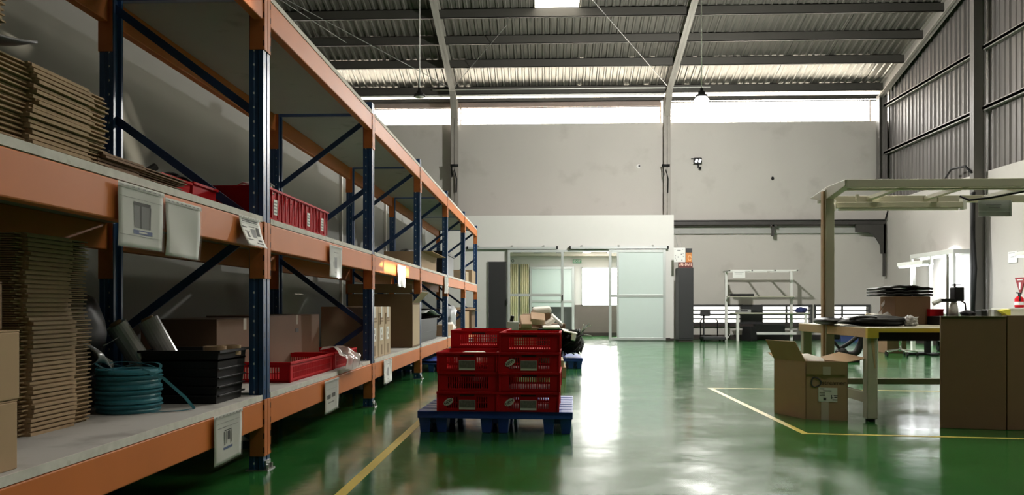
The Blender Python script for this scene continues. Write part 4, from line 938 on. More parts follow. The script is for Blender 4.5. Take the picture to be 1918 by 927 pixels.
for x, y, rows, side in spec:
    for k, (pos, cd, nw) in enumerate(rows):
        loc = (x + R.uniform(-.004, .004), y + R.uniform(-.006, .006), base + k * CH); lab = cl % (side, pos); rz = -.035 + R.uniform(-.008, .008)
        if (cd, nw) in cache: dup(cache[(cd, nw)], loc, rz, lab)
        else: cache[(cd, nw)] = slotted_crate(.405, .52, CH - .001, 'red_crate', lab, cd, nw, loc, rz, GRP)
for k, pos in enumerate(('bottom one', 'second from the bottom', 'third from the bottom', 'top one')):
    dup(cache[(0, 0)], (-.50 + .004 * k, 6.42, base + k * CH), -.03, 'red slotted crate in the rear column on the blue pallet, ' + pos)
tag(MB().blob((-.50, 5.88, base + 2 * CH + .075), (.15, .2, .05), .3, 3, 11).build('foam_wrap', SCRAPW, smooth=True), 'white foam wrap lying in the top crate of the front left column', 'foam wrap')
tag(MB().blob((-.10, 5.88, base + 2 * CH + .075), (.15, .2, .05), .3, 3, 12).build('foam_wrap', SCRAPW, smooth=True), 'white foam wrap in the third crate of the front right column', 'foam wrap')

# ------------------------------------------------------------------ scrap heap on the second pallet
for k, (dx, dy, dz, sx, sy, sz, rz, ry, m, lab) in enumerate((
    (-.30, -.25, .15, .42, .5, .42, .1, 0, KRAFT, 'kraft box at the left front of the scrap heap'),
    (.10, -.30, .15, .34, .4, .40, -.1, 0, BLACKP, 'black box in the middle of the scrap heap'),
    (-.05, .2, .15, .7, .5, .46, .05, 0, DKRAFT, 'brown box at the back of the scrap heap'))):
    o = MB().ob((0, 0, sz / 2), (sx, sy, sz), Matrix.Identity(3)).build('scrap_box', m, None, bevel=.006); o.location = (-.02 + dx, 11.95 + dy, dz); o.rotation_euler = (0, ry, rz); tag(o, lab, 'box', 'boxes in the scrap heap')
SP = onY
def slab(px, py, y, size, rot, m, lab, name='scrap_piece', bevel=.01, cat='scrap'):
    o = MB().ob((0, 0, 0), size, Matrix.Identity(3)).build(name, m, None, bevel=bevel)
    # keep the origin at the base of the piece
    p = onY(px, py, y); o.location = p; o.rotation_euler = rot; return tag(o, lab, cat, 'scraps heaped on the second pallet')
slab(1006, 602, 11.55, (.20, .20, .09), (.5, .1, .1), SCRAPB, 'beige card sleeve on the left of the scrap heap', 'card_sleeve')
slab(984, 606, 11.5, (.15, .20, .08), (.7, 0, .2), SCRAPB, 'beige curled card at the far left of the scrap heap', 'card_sleeve')
slab(987, 600, 11.75, (.14, .2, .07), (.3, 0, 0), MT['brown cardboard'], 'brown card lying behind the beige sleeve', 'card_sleeve')
slab(1015, 587, 11.7, (.26, .2, .09), (.15, -.08, .1), SCRAPW, 'white padded sleeve on top of the scrap heap', 'padded_sleeve', .03)
slab(1013, 597, 11.72, (.25, .24, .10), (.2, -.05, .1), DKRAFT, 'brown tray under the white padded sleeve', 'card_tray')
slab(1041, 601, 11.8, (.19, .2, .04), (.3, .7, .3), SCRAPW, 'folded white foam leaning right of the padded sleeve', 'foam_sheet')
slab(1030, 605, 11.6, (.14, .2, .05), (.2, -.6, .1), SCRAPW, 'white foam strip in the gap of the scrap heap', 'foam_sheet')
slab(1032, 614, 11.45, (.24, .26, .03), (.1, .0, .05), SCRAPW, 'flat white foam sheet at the front of the scrap heap', 'foam_sheet')
slab(960, 618, 11.55, (.16, .3, .12), (.0, .05, .05), M('grey scrap', (.45, .46, .45), .7), 'grey foam block at the far left end of the heap', 'foam_block')
slab(957, 607, 11.45, (.05, .05, .12), (.1, .2, 0), BLACKP, 'small black clip standing on the grey foam block', 'clip')
slab(1066, 622, 11.5, (.2, .2, .02), (.15, .2, .2), SCRAPW, 'white foam flap at the right end of the heap', 'foam_sheet')
slab(1073, 638, 11.4, (.06, .05, .11), (0, .15, .1), SCRAPW, 'small white tag standing in the dark cables', 'tag_card')
mb = MB(); c = Vector((.36, 11.62, .33))
for j in range(70):
    a, b2 = R.uniform(0, 2 * PI), R.uniform(-.9, 1.1); r0 = .17 * R.uniform(.55, 1.05)
    pts = []
    for i in range(7):
        aa = a + i * .32; pts.append(c + Vector((r0 * math.cos(aa) * math.cos(b2) * 1.1, r0 * math.sin(aa) * math.cos(b2) * 1.2, .19 * math.sin(b2 + .18 * i) * R.uniform(.85, 1.1))))
    mb.tube(pts, R.uniform(.006, .015), 6)
mb.blob(c, (.12, .14, .12), .3, 2, 2); tag(mb.build('cable_tangle', CABLE, smooth=True), 'tangle of black cables at the right side of the scrap heap', 'cables', kind='stuff')
for j in range(9):
    a = R.uniform(-.3, 1.5); q = c + Vector((.12 + .03 * R.random(), -.05 + .05 * j / 9, .12 + R.uniform(-.04, .08))); d = Vector((math.cos(a) * .8, R.uniform(-.5, .3), math.sin(a))).normalized() * R.uniform(.1, .2)
    tag(MB().bar(q, q + d, .02, .006).build('plastic_strip', M('grey green strip', (.20, .24, .22), .5) if j % 3 else SCRAPW), 'short %s strip sticking out of the black cable tangle' % ('grey green' if j % 3 else 'white'), 'strip', 'strips in the %s tangle' % ('grey' if j % 3 else 'white'))
# flat cartons on the floor beside the first pallet
t = carton('flat_box', 'long flat kraft box on the floor behind the red crates', .02, .25, 9.95, 10.75, 0, .13)
carton('flat_box', 'thin kraft box lying on the long flat one', .04, .225, 9.98, 10.7, .132, .21, KRAFT2, tape=False)

# ================================================================== RIGHT FOREGROUND
# floor lines
def fline(pts, wd, label, n):
    mb = MB()
    for i in range(len(pts) - 1):
        p, q = Vector((*pts[i], 0)), Vector((*pts[i + 1], 0)); d = (q - p).normalized(); s = Vector((-d.y, d.x, 0)) * wd / 2; e = d * (wd / 2 if i < len(pts) - 2 else 0)
        mb.add([p - s + Vector((0, 0, .0006 + i * .0003)), p + s + Vector((0, 0, .0006 + i * .0003)), q + e + s + Vector((0, 0, .0006 + i * .0003)), q + e - s + Vector((0, 0, .0006 + i * .0003))], [(0, 1, 2, 3)])
    struct(mb.build('trim_%d' % n, YLINE), label)
fline([(-.938, 2.6), (-.94, 17.5)], .055, 'yellow line painted on the floor along the rack', 10)
fline([(8.4, 8.15), (1.738, 8.80), (1.765, 5.70), (8.4, 4.85)], .05, 'yellow line painted on the floor around the workbench', 11)

# open streamer carton
A = onZ(1509, 785); Bq = onZ(1588, 788); Cq = onZ(1450, 773); A.z = Bq.z = Cq.z = 0
ux = (Bq - A).normalized(); uy = (Cq - A).normalized(); W1 = (Bq - A).length; L1 = (Cq - A).length; HB = .445
nrm = Vector((-ux.y, ux.x, 0))
t = thing('open_carton', 'open cardboard box with a printed ring and lettering on the floor beside the workbench', 'box', A + ux * W1 / 2 + uy * L1 / 2)
def BP(a, b, z): return A + ux * a + uy * b + Vector((0, 0, z))
Rb = Matrix((ux, nrm, Vector((0, 0, 1)))).transposed()
mb = MB(); e_ = .006
for q4 in ([(0, 0), (W1, 0), (W1, e_), (0, e_)], [(0, L1 - e_), (W1, L1 - e_), (W1, L1), (0, L1)], [(0, 0), (e_, 0), (e_, L1), (0, L1)], [(W1 - e_, 0), (W1, 0), (W1, L1), (W1 - e_, L1)]):
    mb.add([BP(a_, b_, 0) for a_, b_ in q4] + [BP(a_, b_, HB) for a_, b_ in q4], [(0, 3, 2, 1), (4, 5, 6, 7), (0, 1, 5, 4), (1, 2, 6, 5), (2, 3, 7, 6), (3, 0, 4, 7)])
mb.add([BP(0, 0, .004), BP(W1, 0, .004), BP(W1, L1, .004), BP(0, L1, .004)], [(0, 1, 2, 3)])
mb.build('body', KRAFT, t)
def flap(pts, m=KRAFT): MB().add(pts, [(0, 1, 2, 3)]).build('flap', m, t, thick=.005)
flap([BP(0, 0, HB), BP(0, L1, HB), BP(-.075, L1 - .02, HB + .15), BP(-.075, .0, HB + .15)])
flap([BP(W1, 0, HB), BP(W1, L1, HB), BP(W1 + .15, L1 - .06, HB + .06), BP(W1 + .15, .02, HB + .03)])
def fr_(a, d, z): return A + ux * a - nrm * d + Vector((0, 0, z))
flap([fr_(.004, .018, HB + .002), fr_(W1 - .004, .018, HB + .002), fr_(W1 - .006, .006, HB - .098), fr_(.006, .006, HB - .098)])
flap([BP(.004, L1, HB), BP(W1 - .004, L1, HB), BP(W1 - .02, L1 + .12, HB + .04), BP(.02, L1 + .12, HB + .04)])
fy = -uy * .001
def front(a, z): return fr_(a, .0015, z)
MB().ob(fr_(.50 * W1, .0175, HB - .055), (.055, .0012, .09), Rb).build('tape', CTAPE, t)
MB().ob(fr_(.46 * W1, .0012, .07), (.055, .0015, .14), Rb).build('tape', CTAPE, t)
mb = MB(); cx0 = .245 * W1
mb.tube([front(cx0 + .034 * math.cos(i * PI / 10) * (1 + .1 * math.cos(i * PI / 10 * 3 + .4)), .285 + .036 * math.sin(i * PI / 10) * (1 + .1 * math.cos(i * PI / 10 * 3))) for i in range(20)], .0055, 6, closed=True).build('ring_logo', INK, t)
letters('streamer', .046, front(.67 * W1, .283), ux, (0, 0, 1), M('brown lettering', (.06, .036, .022), .8), t)
MB().ob(fr_(.53 * W1, .002, .192), (.135, .0015, .108), Rb).build('label', PAPER, t)
mb = MB()
for (a, z, sa, sz) in ((.38, .236, .03, .006), (.5, .222, .06, .006), (.38, .205, .04, .004), (.38, .195, .04, .004), (.38, .185, .04, .004), (.44, .16, .02, .02), (.6, .176, .006, .03), (.63, .17, .01, .008), (.7, .187, .03, .006), (.7, .173, .022, .008), (.68, .155, .035, .006)):
    mb.ob(fr_(a * W1 + .005, .003, z), (sa, .0008, sz), Rb)
mb.build('printing', INK, t)
tag(MB().blob(BP(W1 * .62, L1 * .7, HB - .02), (.13, .13, .06), .25, 2, 6).build('packing_foam', SCRAPW, smooth=True), 'white packing foam showing at the top of the open printed box', 'packing')

# workbench with T post and light canopy
X0, YN, YFr, TZ = 2.41, 6.27, 7.96, .705
t = thing('workbench', 'workbench with wooden side edge, yellow taped front and an overhead light canopy', 'table', (3.4, 7.1, 0))
X1 = 4.42
MB().box(X0, X1, YN, YFr, TZ - .028, TZ).build('tabletop', CREAM, t, bevel=.003)
MB().box(X0 - .006, X0 + .012, YN + .02, YFr, TZ - .075, TZ - .004).build('side_board', WOOD, t, bevel=.003)
MB().box(X0 - .004, X1, YN - .007, YN + .004, TZ - .034, TZ - .006).box(X0 - .012, X0 + .07, YN - .01, YN + .03, TZ - .078, TZ - .004).build('yellow_tape', YTAPE, t)
MB().box(X0 + .05, X1 - .05, YN + .03, YN + .08, TZ - .10, TZ - .03).build('apron', BLACKP, t); MB().box(X0 + .05, X1 - .05, YFr - .06, YFr - .02, TZ - .09, TZ - .03).build('apron', BLACKP, t)
for i, (x, y) in enumerate(((X0 + .035, YN + .06), (X0 + .045, YFr - .07), (X1 - .06, YN + .06), (X1 - .06, YFr - .07))):
    l = MB().box(x - .04, x + .04, y - .045, y + .045, .02, TZ - .028).build('leg', CREAM, t, bevel=.008)
    MB().cyl((x, y, 0), (x, y, .025), .035, 12).build('foot', CABLE, l)
    if i == 0: MB().add([(x - .015, y - .0455, TZ - .08), (x + .012, y - .0455, TZ - .08), (x + .022, y - .0465, .40), (x + .014, y - .0465, .40)], [(0, 1, 2, 3)]).build('hanging_tape', WOOD, l, thick=.001)
MB().box(X0 + .02, X0 + .06, YN + .1, YFr - .1, .13, .21).box(X0 + .06, X1 - .08, YFr - .10, YFr - .05, .15, .19).box(X0 + .06, X1 - .08, YN + .62, YN + .68, .225, .27).build('stretcher', CREAM, t, bevel=.004)
for x in (X0 + .02, X1 - .06):
    MB().box(x - .035, x + .04, 7.17, 7.27, .0, 1.865).build('post', CREAM, t, bevel=.006)
    MB().box(x - .05, x - .036, 7.19, 7.25, .0, 1.85).build('edge_trim', WOOD, t)
    MB().prism([(6.73, 1.83), (6.73, 1.88), (7.16, 1.885), (7.60, 1.845), (7.60, 1.835), (7.28, 1.78), (7.16, 1.78)], 'x', x - .03, x + .035).build('bracket_arm', CREAM, t, bevel=.004)
MB().box(X0, X1, 6.72, 6.76, 1.815, 1.88).box(X0 + .02, X1, 6.76, 6.78, 1.80, 1.815).build('canopy_rail', CREAM, t, bevel=.004)
MB().box(X0 + .04, X1, 7.50, 7.56, 1.79, 1.85).build('canopy_rail', CREAM, t, bevel=.004)
MB().box(X0 + .03, X1, 7.02, 7.06, 1.835, 1.865).build('canopy_rail', CREAM, t, bevel=.004)
for x in (X0 + .45, X0 + .95, X0 + 1.45): MB().bar((x, 6.76, 1.825), (x + .03, 7.5, 1.825), .05, .03).build('cross_rail', CREAM, t)
lt = MB().box(X0 + .12, X0 + 1.2, 7.30, 7.37, 1.72, 1.77).build('tube_light', CREAM, t, bevel=.006)
MB().cyl((X0 + .15, 7.335, 1.712), (X0 + 1.17, 7.335, 1.712), .014, 12).build('tube', M('unlit tube', (.62, .64, .58), .3), lt)
MB().box(X0 + .10, X0 + .12, 7.31, 7.36, 1.70, 1.79).box(X0 + 1.2, X0 + 1.23, 7.30, 7.37, 1.705, 1.80).build('end_cap', PAPER, lt)
for x in (X0 + .3, X0 + 1.0): MB().box(x, x + .02, 7.32, 7.35, 1.765, 1.84).build('hanger', CREAM, lt)
tc_ = thing('document_holder', 'grey document pocket hanging from the workbench canopy', 'sign', onY(1863, 395, 7.0))
p, q = onY(1833, 405, 6.9), onY(1894, 375, 6.9)
MB().box(p.x, q.x, 6.9, 6.91, p.z, q.z).build('pocket', M('grey pocket', (.42, .44, .44), .3), tc_); MB().box(p.x, q.x, 6.893, 6.9, p.z + .035, p.z + .045).box(q.x - .01, q.x, 6.89, 6.91, p.z, q.z).build('edge', ALU, tc_)
MB().box(p.x + .06, q.x - .08, 6.896, 6.9, p.z + .09, p.z + .095).box(p.x + .08, q.x - .09, 6.896, 6.9, p.z + .07, p.z + .075).build('printing', INKG, tc_)
tag(MB().tube([(X0 + 1.0, 6.95, 1.77), (X0 + 1.05, 6.9, 1.73), (X0 + 1.2, 6.85, 1.745), (X0 + 1.45, 6.8, 1.79), (X0 + 1.7, 6.8, 1.82)], .009, 6).build('power_lead', CABLE, smooth=True), 'black power lead slung below the canopy beside the document pocket', 'cable')

# things on the workbench
def onTable(px, py): return onZ(px, py, TZ)
# black folded garment bag like bundle
p = onY(1635, 603, 6.9)
t = thing('black_bundle', 'flat black folded bag with shiny folds on the workbench', 'bag', (p.x, 6.9, TZ))
MB().blob((p.x, 6.9, TZ + .04), (.28, .26, .045), .16, 1.5, 14, sub=4, flat=-.038).build('body', BLACKP, t, smooth=True)
MB().tube([(p.x - .25 + .02 * i, 6.72 + .012 * math.sin(i * .9), TZ + .055 + .02 * math.sin(i * .30)) for i in range(17)], .010, 8).build('handle', BLACKP, t, smooth=True)
MB().tube([(p.x - .22 + .02 * i, 6.66 + .01 * math.sin(i), TZ + .062 + .014 * math.sin(i * .25 + .6)) for i in range(9)], .006, 8).build('strap', CABLE, t, smooth=True)
MB().blob((p.x - .29, 7.15, TZ + .035), (.09, .22, .035), .1, 1.5, 2, flat=-.03).build('end_fold', BLACKP, t, smooth=True)
p = onY(1704, 600, 6.75)
tag(MB().blob((p.x, 6.75, TZ + .038), (.055, .06, .042), .5, 4, 21, sub=4, flat=-.036).build('crumpled_film', M('crumpled clear film', (.55, .54, .54), .15, var=.5, scale=40), smooth=True), 'crumpled clear film ball beside the black bag on the workbench', 'film')
p = onY(1660, 592, 7.4); tag(MB().sheet(lambda u, v: (p.x - .15 + .22 * u, 7.3 + .2 * v, TZ + .06 + .03 * math.sin(u * 5 + v * 3) + .02 * v), 12, 8).build('foam_sheet', SCRAPW, smooth=True, thick=.004), 'white foam sheet lying behind the black bag on the workbench', 'scrap')
# carton on the table with black trays
bx0, bx1 = onY(1677, 600, 7.35).x, onY(1743, 600, 7.35).x
bl = onY(1652, 600, 7.62).x
t = thing('cardboard_box', 'brown box on the workbench carrying black bent trays', 'box', ((bx0 + bx1) / 2, 7.55, TZ))
MB().add([(bx0, 7.35, TZ), (bx1, 7.35, TZ), (bx1 + .02, 7.70, TZ), (bl, 7.66, TZ)] + [(bx0, 7.35, TZ + .245), (bx1, 7.35, TZ + .245), (bx1 + .02, 7.70, TZ + .245), (bl, 7.66, TZ + .245)],
         [(0, 3, 2, 1), (4, 5, 6, 7), (0, 1, 5, 4), (1, 2, 6, 5), (2, 3, 7, 6), (3, 0, 4, 7)]).build('body', DKRAFT, t, bevel=.003)
MB().box(bx0 + .01, bx1 - .01, 7.36, 7.68, TZ + .2455, TZ + .247).build('flap', KRAFT, t)
for k in range(3):
    zc = TZ + .25 + k * .026; xm = (bx0 + bx1) / 2 - .06
    def tray(u, v): return (xm - .23 + .46 * u, 7.34 + .3 * v, zc + .018 + .022 * math.sin(u * PI) * (1 if k == 2 else .25) + .004 * math.sin(u * 22) - .006 * abs(u - .5))
    tag(MB().sheet(tray, 26, 4).box(xm - .12, xm + .12, 7.4, 7.6, zc, zc + .012).build('black_tray', BLACKP, smooth=True, thick=.016), 'black bent plastic tray on the workbench box, %s of three' % ['bottom', 'middle', 'top'][k], 'tray', 'black trays on the box')
tag(MB().sheet(lambda u, v: (bl - .07 + .09 * u + .01 * math.sin(v * 9), 7.5 + .12 * u + .02 * math.sin(v * 5), TZ + .01 + .22 * v - .06 * (1 - u) * v), 12, 14).build('plastic_bag', BAG, smooth=True), 'clear plastic bag leaning on the left of the workbench box', 'bag')
# stacked small boxes and red bin
x0 = onY(1744, 600, 7.3).x; x1 = onY(1763, 600, 7.3).x + .03
for k, (z0, z1, m, nm, lab, ct) in enumerate(((TZ, TZ + .03, PAPER, 'paper_stack', 'stack of white paper right of the workbench box', 'paper'), (TZ + .03, TZ + .05, BLACKP, 'black_folder', 'thin black folder on the white paper stack', 'folder'), (TZ + .05, TZ + .073, PAPER, 'white_carton', 'thin white box under the red bin', 'box'))):
    tag(MB().box(x0, x1, 7.3, 7.5, z0 + .0005, z1).build(nm, m, bevel=.002), lab, ct)
bin_box('red_bin', 'small red bin on the thin white box on the workbench', x0 - .01, x1 - .01, 7.3, 7.5, TZ + .0735, TZ + .135, RED, group=None, cat='bin', rim=.004)
# microscope with camera head
p = onY(1792, 590, 7.2)
t = thing('inspection_microscope', 'inspection microscope with black camera head on the workbench', 'microscope', (p.x, 7.2, TZ))
MB().box(onY(1762, 0, 7.1).x, onY(1826, 0, 7.1).x, 7.0, 7.35, TZ, TZ + .075).build('base', BLACKP, t, bevel=.006)
xa = onY(1780, 0, 7.2).x
MB().cyl((xa, 7.25, TZ + .07), (xa, 7.25, 1.31), .011, 12).build('post', ALU, t, smooth=True)
h0, h1 = onY(1783, 564, 7.15), onY(1801, 538, 7.15)
MB().box(h0.x, h1.x, 7.1, 7.19, h0.z, h1.z).build('camera_head', BLACKP, t, bevel=.006)
MB().cyl((h0.x + .02, 7.14, h1.z), (h0.x + .02, 7.14, h1.z + .03), .008, 8).box(h0.x, h0.x + .06, 7.12, 7.16, h1.z + .015, h1.z + .024).build('knob', BLACKP, t)
q = onY(1748, 562, 7.12)
ar = MB().box(q.x + .06, xa + .01, 7.1, 7.15, q.z - .015, q.z + .012).build('arm', BLACKP, t, bevel=.004)
MB().cyl((q.x, 7.12, q.z - .03), (q.x + .06, 7.12, q.z - .002), .018, 12).build('lens', ALU, t, smooth=False)
w0 = onY(1785, 588, 7.15)
MB().lathe([(.0, 0), (.038, 0), (.036, .06), (.03, .10), (.02, .13), (.0, .135)], (w0.x, 7.14, TZ + .07), 16).build('body', WHITEP, t, smooth=True)
MB().tube([(h1.x - .01, 7.15, h0.z + .01), (h1.x + .03, 7.15, h0.z - .02), (h1.x + .035, 7.15, h0.z - .08), (h1.x + .02, 7.15, TZ + .08)], .007, 8).build('cable', CABLE, t, smooth=True)
tag(MB().blob((onY(1812, 588, 7.1).x, 7.1, TZ + .098), (.05, .08, .026), .3, 2, 3, flat=-.022).build('black_cloth', M('dark cloth', (.02, .02, .025), .9), smooth=True), 'dark cloth lying on the microscope base', 'cloth')

# big flat cartons standing in front
def standing(name, label, a, b, thk, h, y_tilt):
    p, q = onZ(a[0], a[1]), onZ(b[0], b[1]); p.z = q.z = 0; d = (q - p).normalized(); n = Vector((-d.y, d.x, 0)); L = (q - p).length
    t = thing(name, label, 'box', (p + q) / 2 + n * thk / 2, 'large standing cartons'); rt = Matrix((d, n, Vector((0, 0, 1)))).transposed()
    MB().ob((p + q) / 2 + n * thk / 2 + Vector((0, 0, h / 2)), (L, thk, h), rt).build('body', DKRAFT, t, bevel=.004)
    MB().ob((p + q) / 2 + n * thk / 2 + Vector((0, 0, h)), (L, .05, .0015), rt).build('tape', CTAPE, t)
    return t
standing('large_carton', 'large brown carton standing upright in front of the workbench, left one', (1762, 802), (1885, 806), .03, .795, 0)
pp = onZ(1887, 806); qq = onZ(2010, 812)
standing('large_carton', 'large brown carton standing upright at the right edge of the picture', (1887, 806), (2020, 806), .05, .80, 0)

# things further right on a second table with a yellow edge
t = thing('side_table', 'table with a yellow edge behind the large cartons on the right', 'table', (7.0, 11.0, 0))
ty = 10.6; tz = onY(1890, 595, ty).z; xx0 = onY(1832, 595, ty).x
MB().box(xx0, xx0 + 2.2, ty, ty + .8, tz - .03, tz).build('tabletop', CREAM, t); MB().box(xx0, xx0 + 2.2, ty - .006, ty + .002, tz - .03, tz - .002).build('yellow_tape', YTAPE, t)
for x in (xx0 + .06, xx0 + 2.1):
    for y in (ty + .06, ty + .74): MB().box(x - .03, x + .03, y - .03, y + .03, 0, tz - .03).build('leg', CREAM, t)
def onT2(px0, px1, py0, py1, y, d, name, m, lab, cat, bev=.005):
    a, b = onY(px0, py1, y), onY(px1, py0, y); tag(MB().box(a.x, b.x, y, y + d, tz + .001, b.z).build(name, m, None, bevel=bev), lab, cat)
onT2(1838, 1849, 581, 594, ty + .1, .15, 'black_speaker', BLACKP, 'small black box at the left end of the yellow edged table', 'box')
onT2(1851, 1857, 580, 594, ty + .12, .1, 'bottle_holder', M('grey plastic', (.3, .3, .3), .5), 'grey holder beside the small black box', 'holder')
onT2(1862, 1876, 580, 594, ty + .2, .3, 'grey_device', M('grey device case', (.28, .29, .28), .5), 'grey instrument in the middle of the yellow edged table', 'instrument')
a = onY(1884, 585, ty + .1); tag(MB().add([(a.x - .06, ty + .1, a.z + .02), (a.x + .06, ty + .1, a.z + .04), (a.x + .06, ty + .1, tz + .01), (a.x - .06, ty + .3, a.z + .02), (a.x + .06, ty + .3, a.z + .04), (a.x + .06, ty + .3, tz + .01), (a.x - .02, ty + .1, tz + .003), (a.x + .05, ty + .1, tz + .002), (a.x - .02, ty + .3, tz + .003)], [(0, 1, 2), (5, 4, 3), (0, 3, 4, 1), (1, 4, 5, 2), (2, 5, 3, 0)]).build('yellow_wedge', M('bright yellow plastic', (.75, .68, .08), .5)), 'bright yellow wedge on the table at the right', 'wedge')
a, b = onY(1889, 595, ty + .35), onY(1960, 578, ty + .35)
t = thing('white_box', 'long white box on the yellow edged table at the right edge', 'box', ((a.x + b.x) / 2, ty + .5, tz)); MB().box(a.x, b.x, ty + .35, ty + .75, tz + .001, b.z).build('body', WHITEP, t, bevel=.006); MB().box(a.x - .004, b.x + .004, ty + .345, ty + .755, b.z - .03, b.z + .004).build('lid', WHITEP, t, bevel=.003)
# extinguisher, triangle and papers on the right wall
p = onX(1909, 552, 8.55)
t = thing('fire_extinguisher', 'red fire extinguisher on the right wall at the picture edge', 'extinguisher', p)
c0 = onX(1909, 576, 8.6); s = onX(1909, 556, 8.6).z - c0.z
MB().lathe([(0, 0), (.07, 0), (.075, .02), (.075, s * .8), (.06, s * .95), (.025, s * 1.08), (0, s * 1.1)], c0, 20).build('cylinder', RED, t, smooth=True)
MB().cyl(c0 + Vector((0, 0, s * 1.08)), c0 + Vector((0, 0, s * 1.35)), .02, 10).bar(c0 + Vector((0, -.05, s * 1.3)), c0 + Vector((0, .08, s * 1.4)), .03, .02).build('valve', BLACKP, t)
MB().tube([c0 + Vector((0, -.02, s * 1.25)), c0 + Vector((-.04, -.10, s * 1.2)), c0 + Vector((-.05, -.11, s * .6))], .012, 8).build('hose', CABLE, t, smooth=True)
MB().lathe([(.0765, s * .25), (.0765, s * .55)], c0, 20).build('label_band', PAPER, t)
MB().box(8.6, 8.72, c0.y - .03, c0.y + .03, c0.z + s * .5, c0.z + s * .6).build('wall_hook', STEEL, t)
p = onX(1911, 534, 8.70)
t = thing('warning_sign', 'red triangular sign above the fire extinguisher', 'sign', p); w0 = .17
MB().prism([(p.y - w0, p.z + .14), (p.y + w0, p.z + .14), (p.y, p.z - .17)], 'x', 8.695, 8.715).build('plate', M('dark red sign', (.25, .03, .035), .5), t)
MB().prism([(p.y - .03, p.z + .05), (p.y + .03, p.z + .05), (p.y + .02, p.z - .08), (p.y - .02, p.z - .08)], 'x', 8.69, 8.695).box(8.69, 8.695, p.y - .09, p.y + .09, p.z + .09, p.z + .105).build('pictogram', PAPER, t)
a, b = onX(1889, 493, 8.71), onX(1906, 470, 8.71)
t = thing('wall_notice', 'pale notice sheets on the right wall left of the bright lamp', 'sign', a); MB().box(8.70, 8.715, b.y, a.y, a.z, b.z).build('sheet', PAPER, t)
MB().box(8.697, 8.70, b.y + .03, a.y - .03, b.z - .03, b.z - .02).box(8.697, 8.70, b.y + .1, a.y - .1, (a.z + b.z) / 2, (a.z + b.z) / 2 + .01).build('printing', INKG, t)

# workstations with lit tubes at the right wall
LED = emitmat('lit led tube', (.95, .97, 1), 14)
def station(x, y0, y1, z, label, power):
    t = thing('lamp_stand', label, 'lamp', (x, (y0 + y1) / 2, 0))
    ym = (y0 + y1) / 2
    MB().box(x - .03, x + .03, ym - .04, ym + .04, 0, z).build('post', WHITEP, t, bevel=.005)
    MB().box(x - .07, x + .07, y0, y1, z, z + .07).build('hood', WHITEP, t, bevel=.006)
    MB().box(x - .05, x + .05, y0 + .03, y1 - .03, z - .025, z).build('led_tube', LED, t)
    MB().box(x - .2, x + .2, ym - .05, ym + .05, .0, .03).build('foot', WHITEP, t)
    a = area('tube_light', (0, 0, 0), (.5, 0, -.85), .1, y1 - y0, power, (.93, .96, 1)); a.parent = t; a.location = (.0, 0, z - .03)
    return t
station(7.0, 15.5, 16.6, 1.64, 'white T shaped lamp stand with a lit tube behind the workbench box', 26)
t = thing('wall_light_shelf', 'white shelf on posts with a lit tube under it shining on the right wall', 'lamp', (8.5, 18.0, 0))
MB().box(8.22, 8.70, 17.02, 19.0, 1.93, 2.02).build('shelf', WHITEP, t, bevel=.005)
MB().box(8.36, 8.42, 17.2, 18.8, 1.895, 1.93).build('led_tube', LED, t)
for y in (17.05, 18.02, 18.95): MB().box(8.22, 8.27, y - .03, y + .03, 0, 1.93).build('post', WHITEP, t, bevel=.004)
MB().box(8.22, 8.70, 17.02, 19.0, .70, .74).build('tabletop', WHITEP, t, bevel=.004)
a = area('tube_light', (0, 0, 0), (.62, 0, -.78), .06, 1.6, 90, (.93, .96, 1)); a.parent = t; a.location = (-.11, 0, 1.885)
station(8.1, 13.5, 14.5, 1.72, 'white lamp stand at the right edge near the extinguisher', 15)

# ------------------------------------------------------------------ swivel chair, pedestal table and floor things behind the bench
cx, cy = 6.15, 14.6
t = thing('swivel_stool', 'swivel chair with chrome star base behind the workbench', 'chair', (cx, cy, 0))
MB().lathe([(0, .44), (.2, .44), (.24, .46), (.25, .50), (.22, .52), (0, .525)], (cx, cy, 0), 24).build('seat', BLACKP, t, smooth=True)
MB().cyl((cx, cy, .08), (cx, cy, .45), .022, 12).build('gas_column', CHROME, t, smooth=True)
MB().tube([(cx + .22 * math.cos(i * PI / 12), cy + .22 * math.sin(i * PI / 12), .29) for i in range(24)], .011, 8, closed=True).build('foot_ring', CHROME, t, smooth=True)
MB().bar((cx - .22, cy, .29), (cx + .22, cy, .29), .02, .012).build('ring_spoke', CHROME, t)
for i in range(5):
    a = -PI / 2 + i * 2 * PI / 5; e = Vector((cx + .27 * math.cos(a), cy + .27 * math.sin(a), .075))
    l = MB().bar((cx, cy, .12), e, .035, .025).build('leg', CHROME, t, bevel=.006)
    MB().cyl(e + Vector((-.012, 0, -.045)), e + Vector((.012, 0, -.045)), .03, 12).cyl(e + Vector((0, 0, -.02)), e, .01, 8).build('caster', CABLE, l)
px_, py_ = 6.75, 14.9
t = thing('pedestal_table', 'dark pedestal table behind the swivel chair', 'table', (px_, py_, 0))
MB().box(px_ - .6, px_ + .6, py_ - .35, py_ + .35, .66, .69).build('tabletop', GREYP, t, bevel=.004); MB().box(px_ - .04, px_ + .04, py_ - .04, py_ + .04, .04, .66).build('column', CABLE, t); MB().box(px_ - .35, px_ + .25, py_ - .06, py_ + .06, 0, .045).box(px_ - .06, px_ + .06, py_ - .3, py_ + .3, 0, .04).build('foot', CABLE, t, bevel=.01)
carton('cardboard_box', 'brown box on the floor behind the swivel chair', 6.25, 6.6, 15.4, 15.8, 0, .38, DKRAFT)
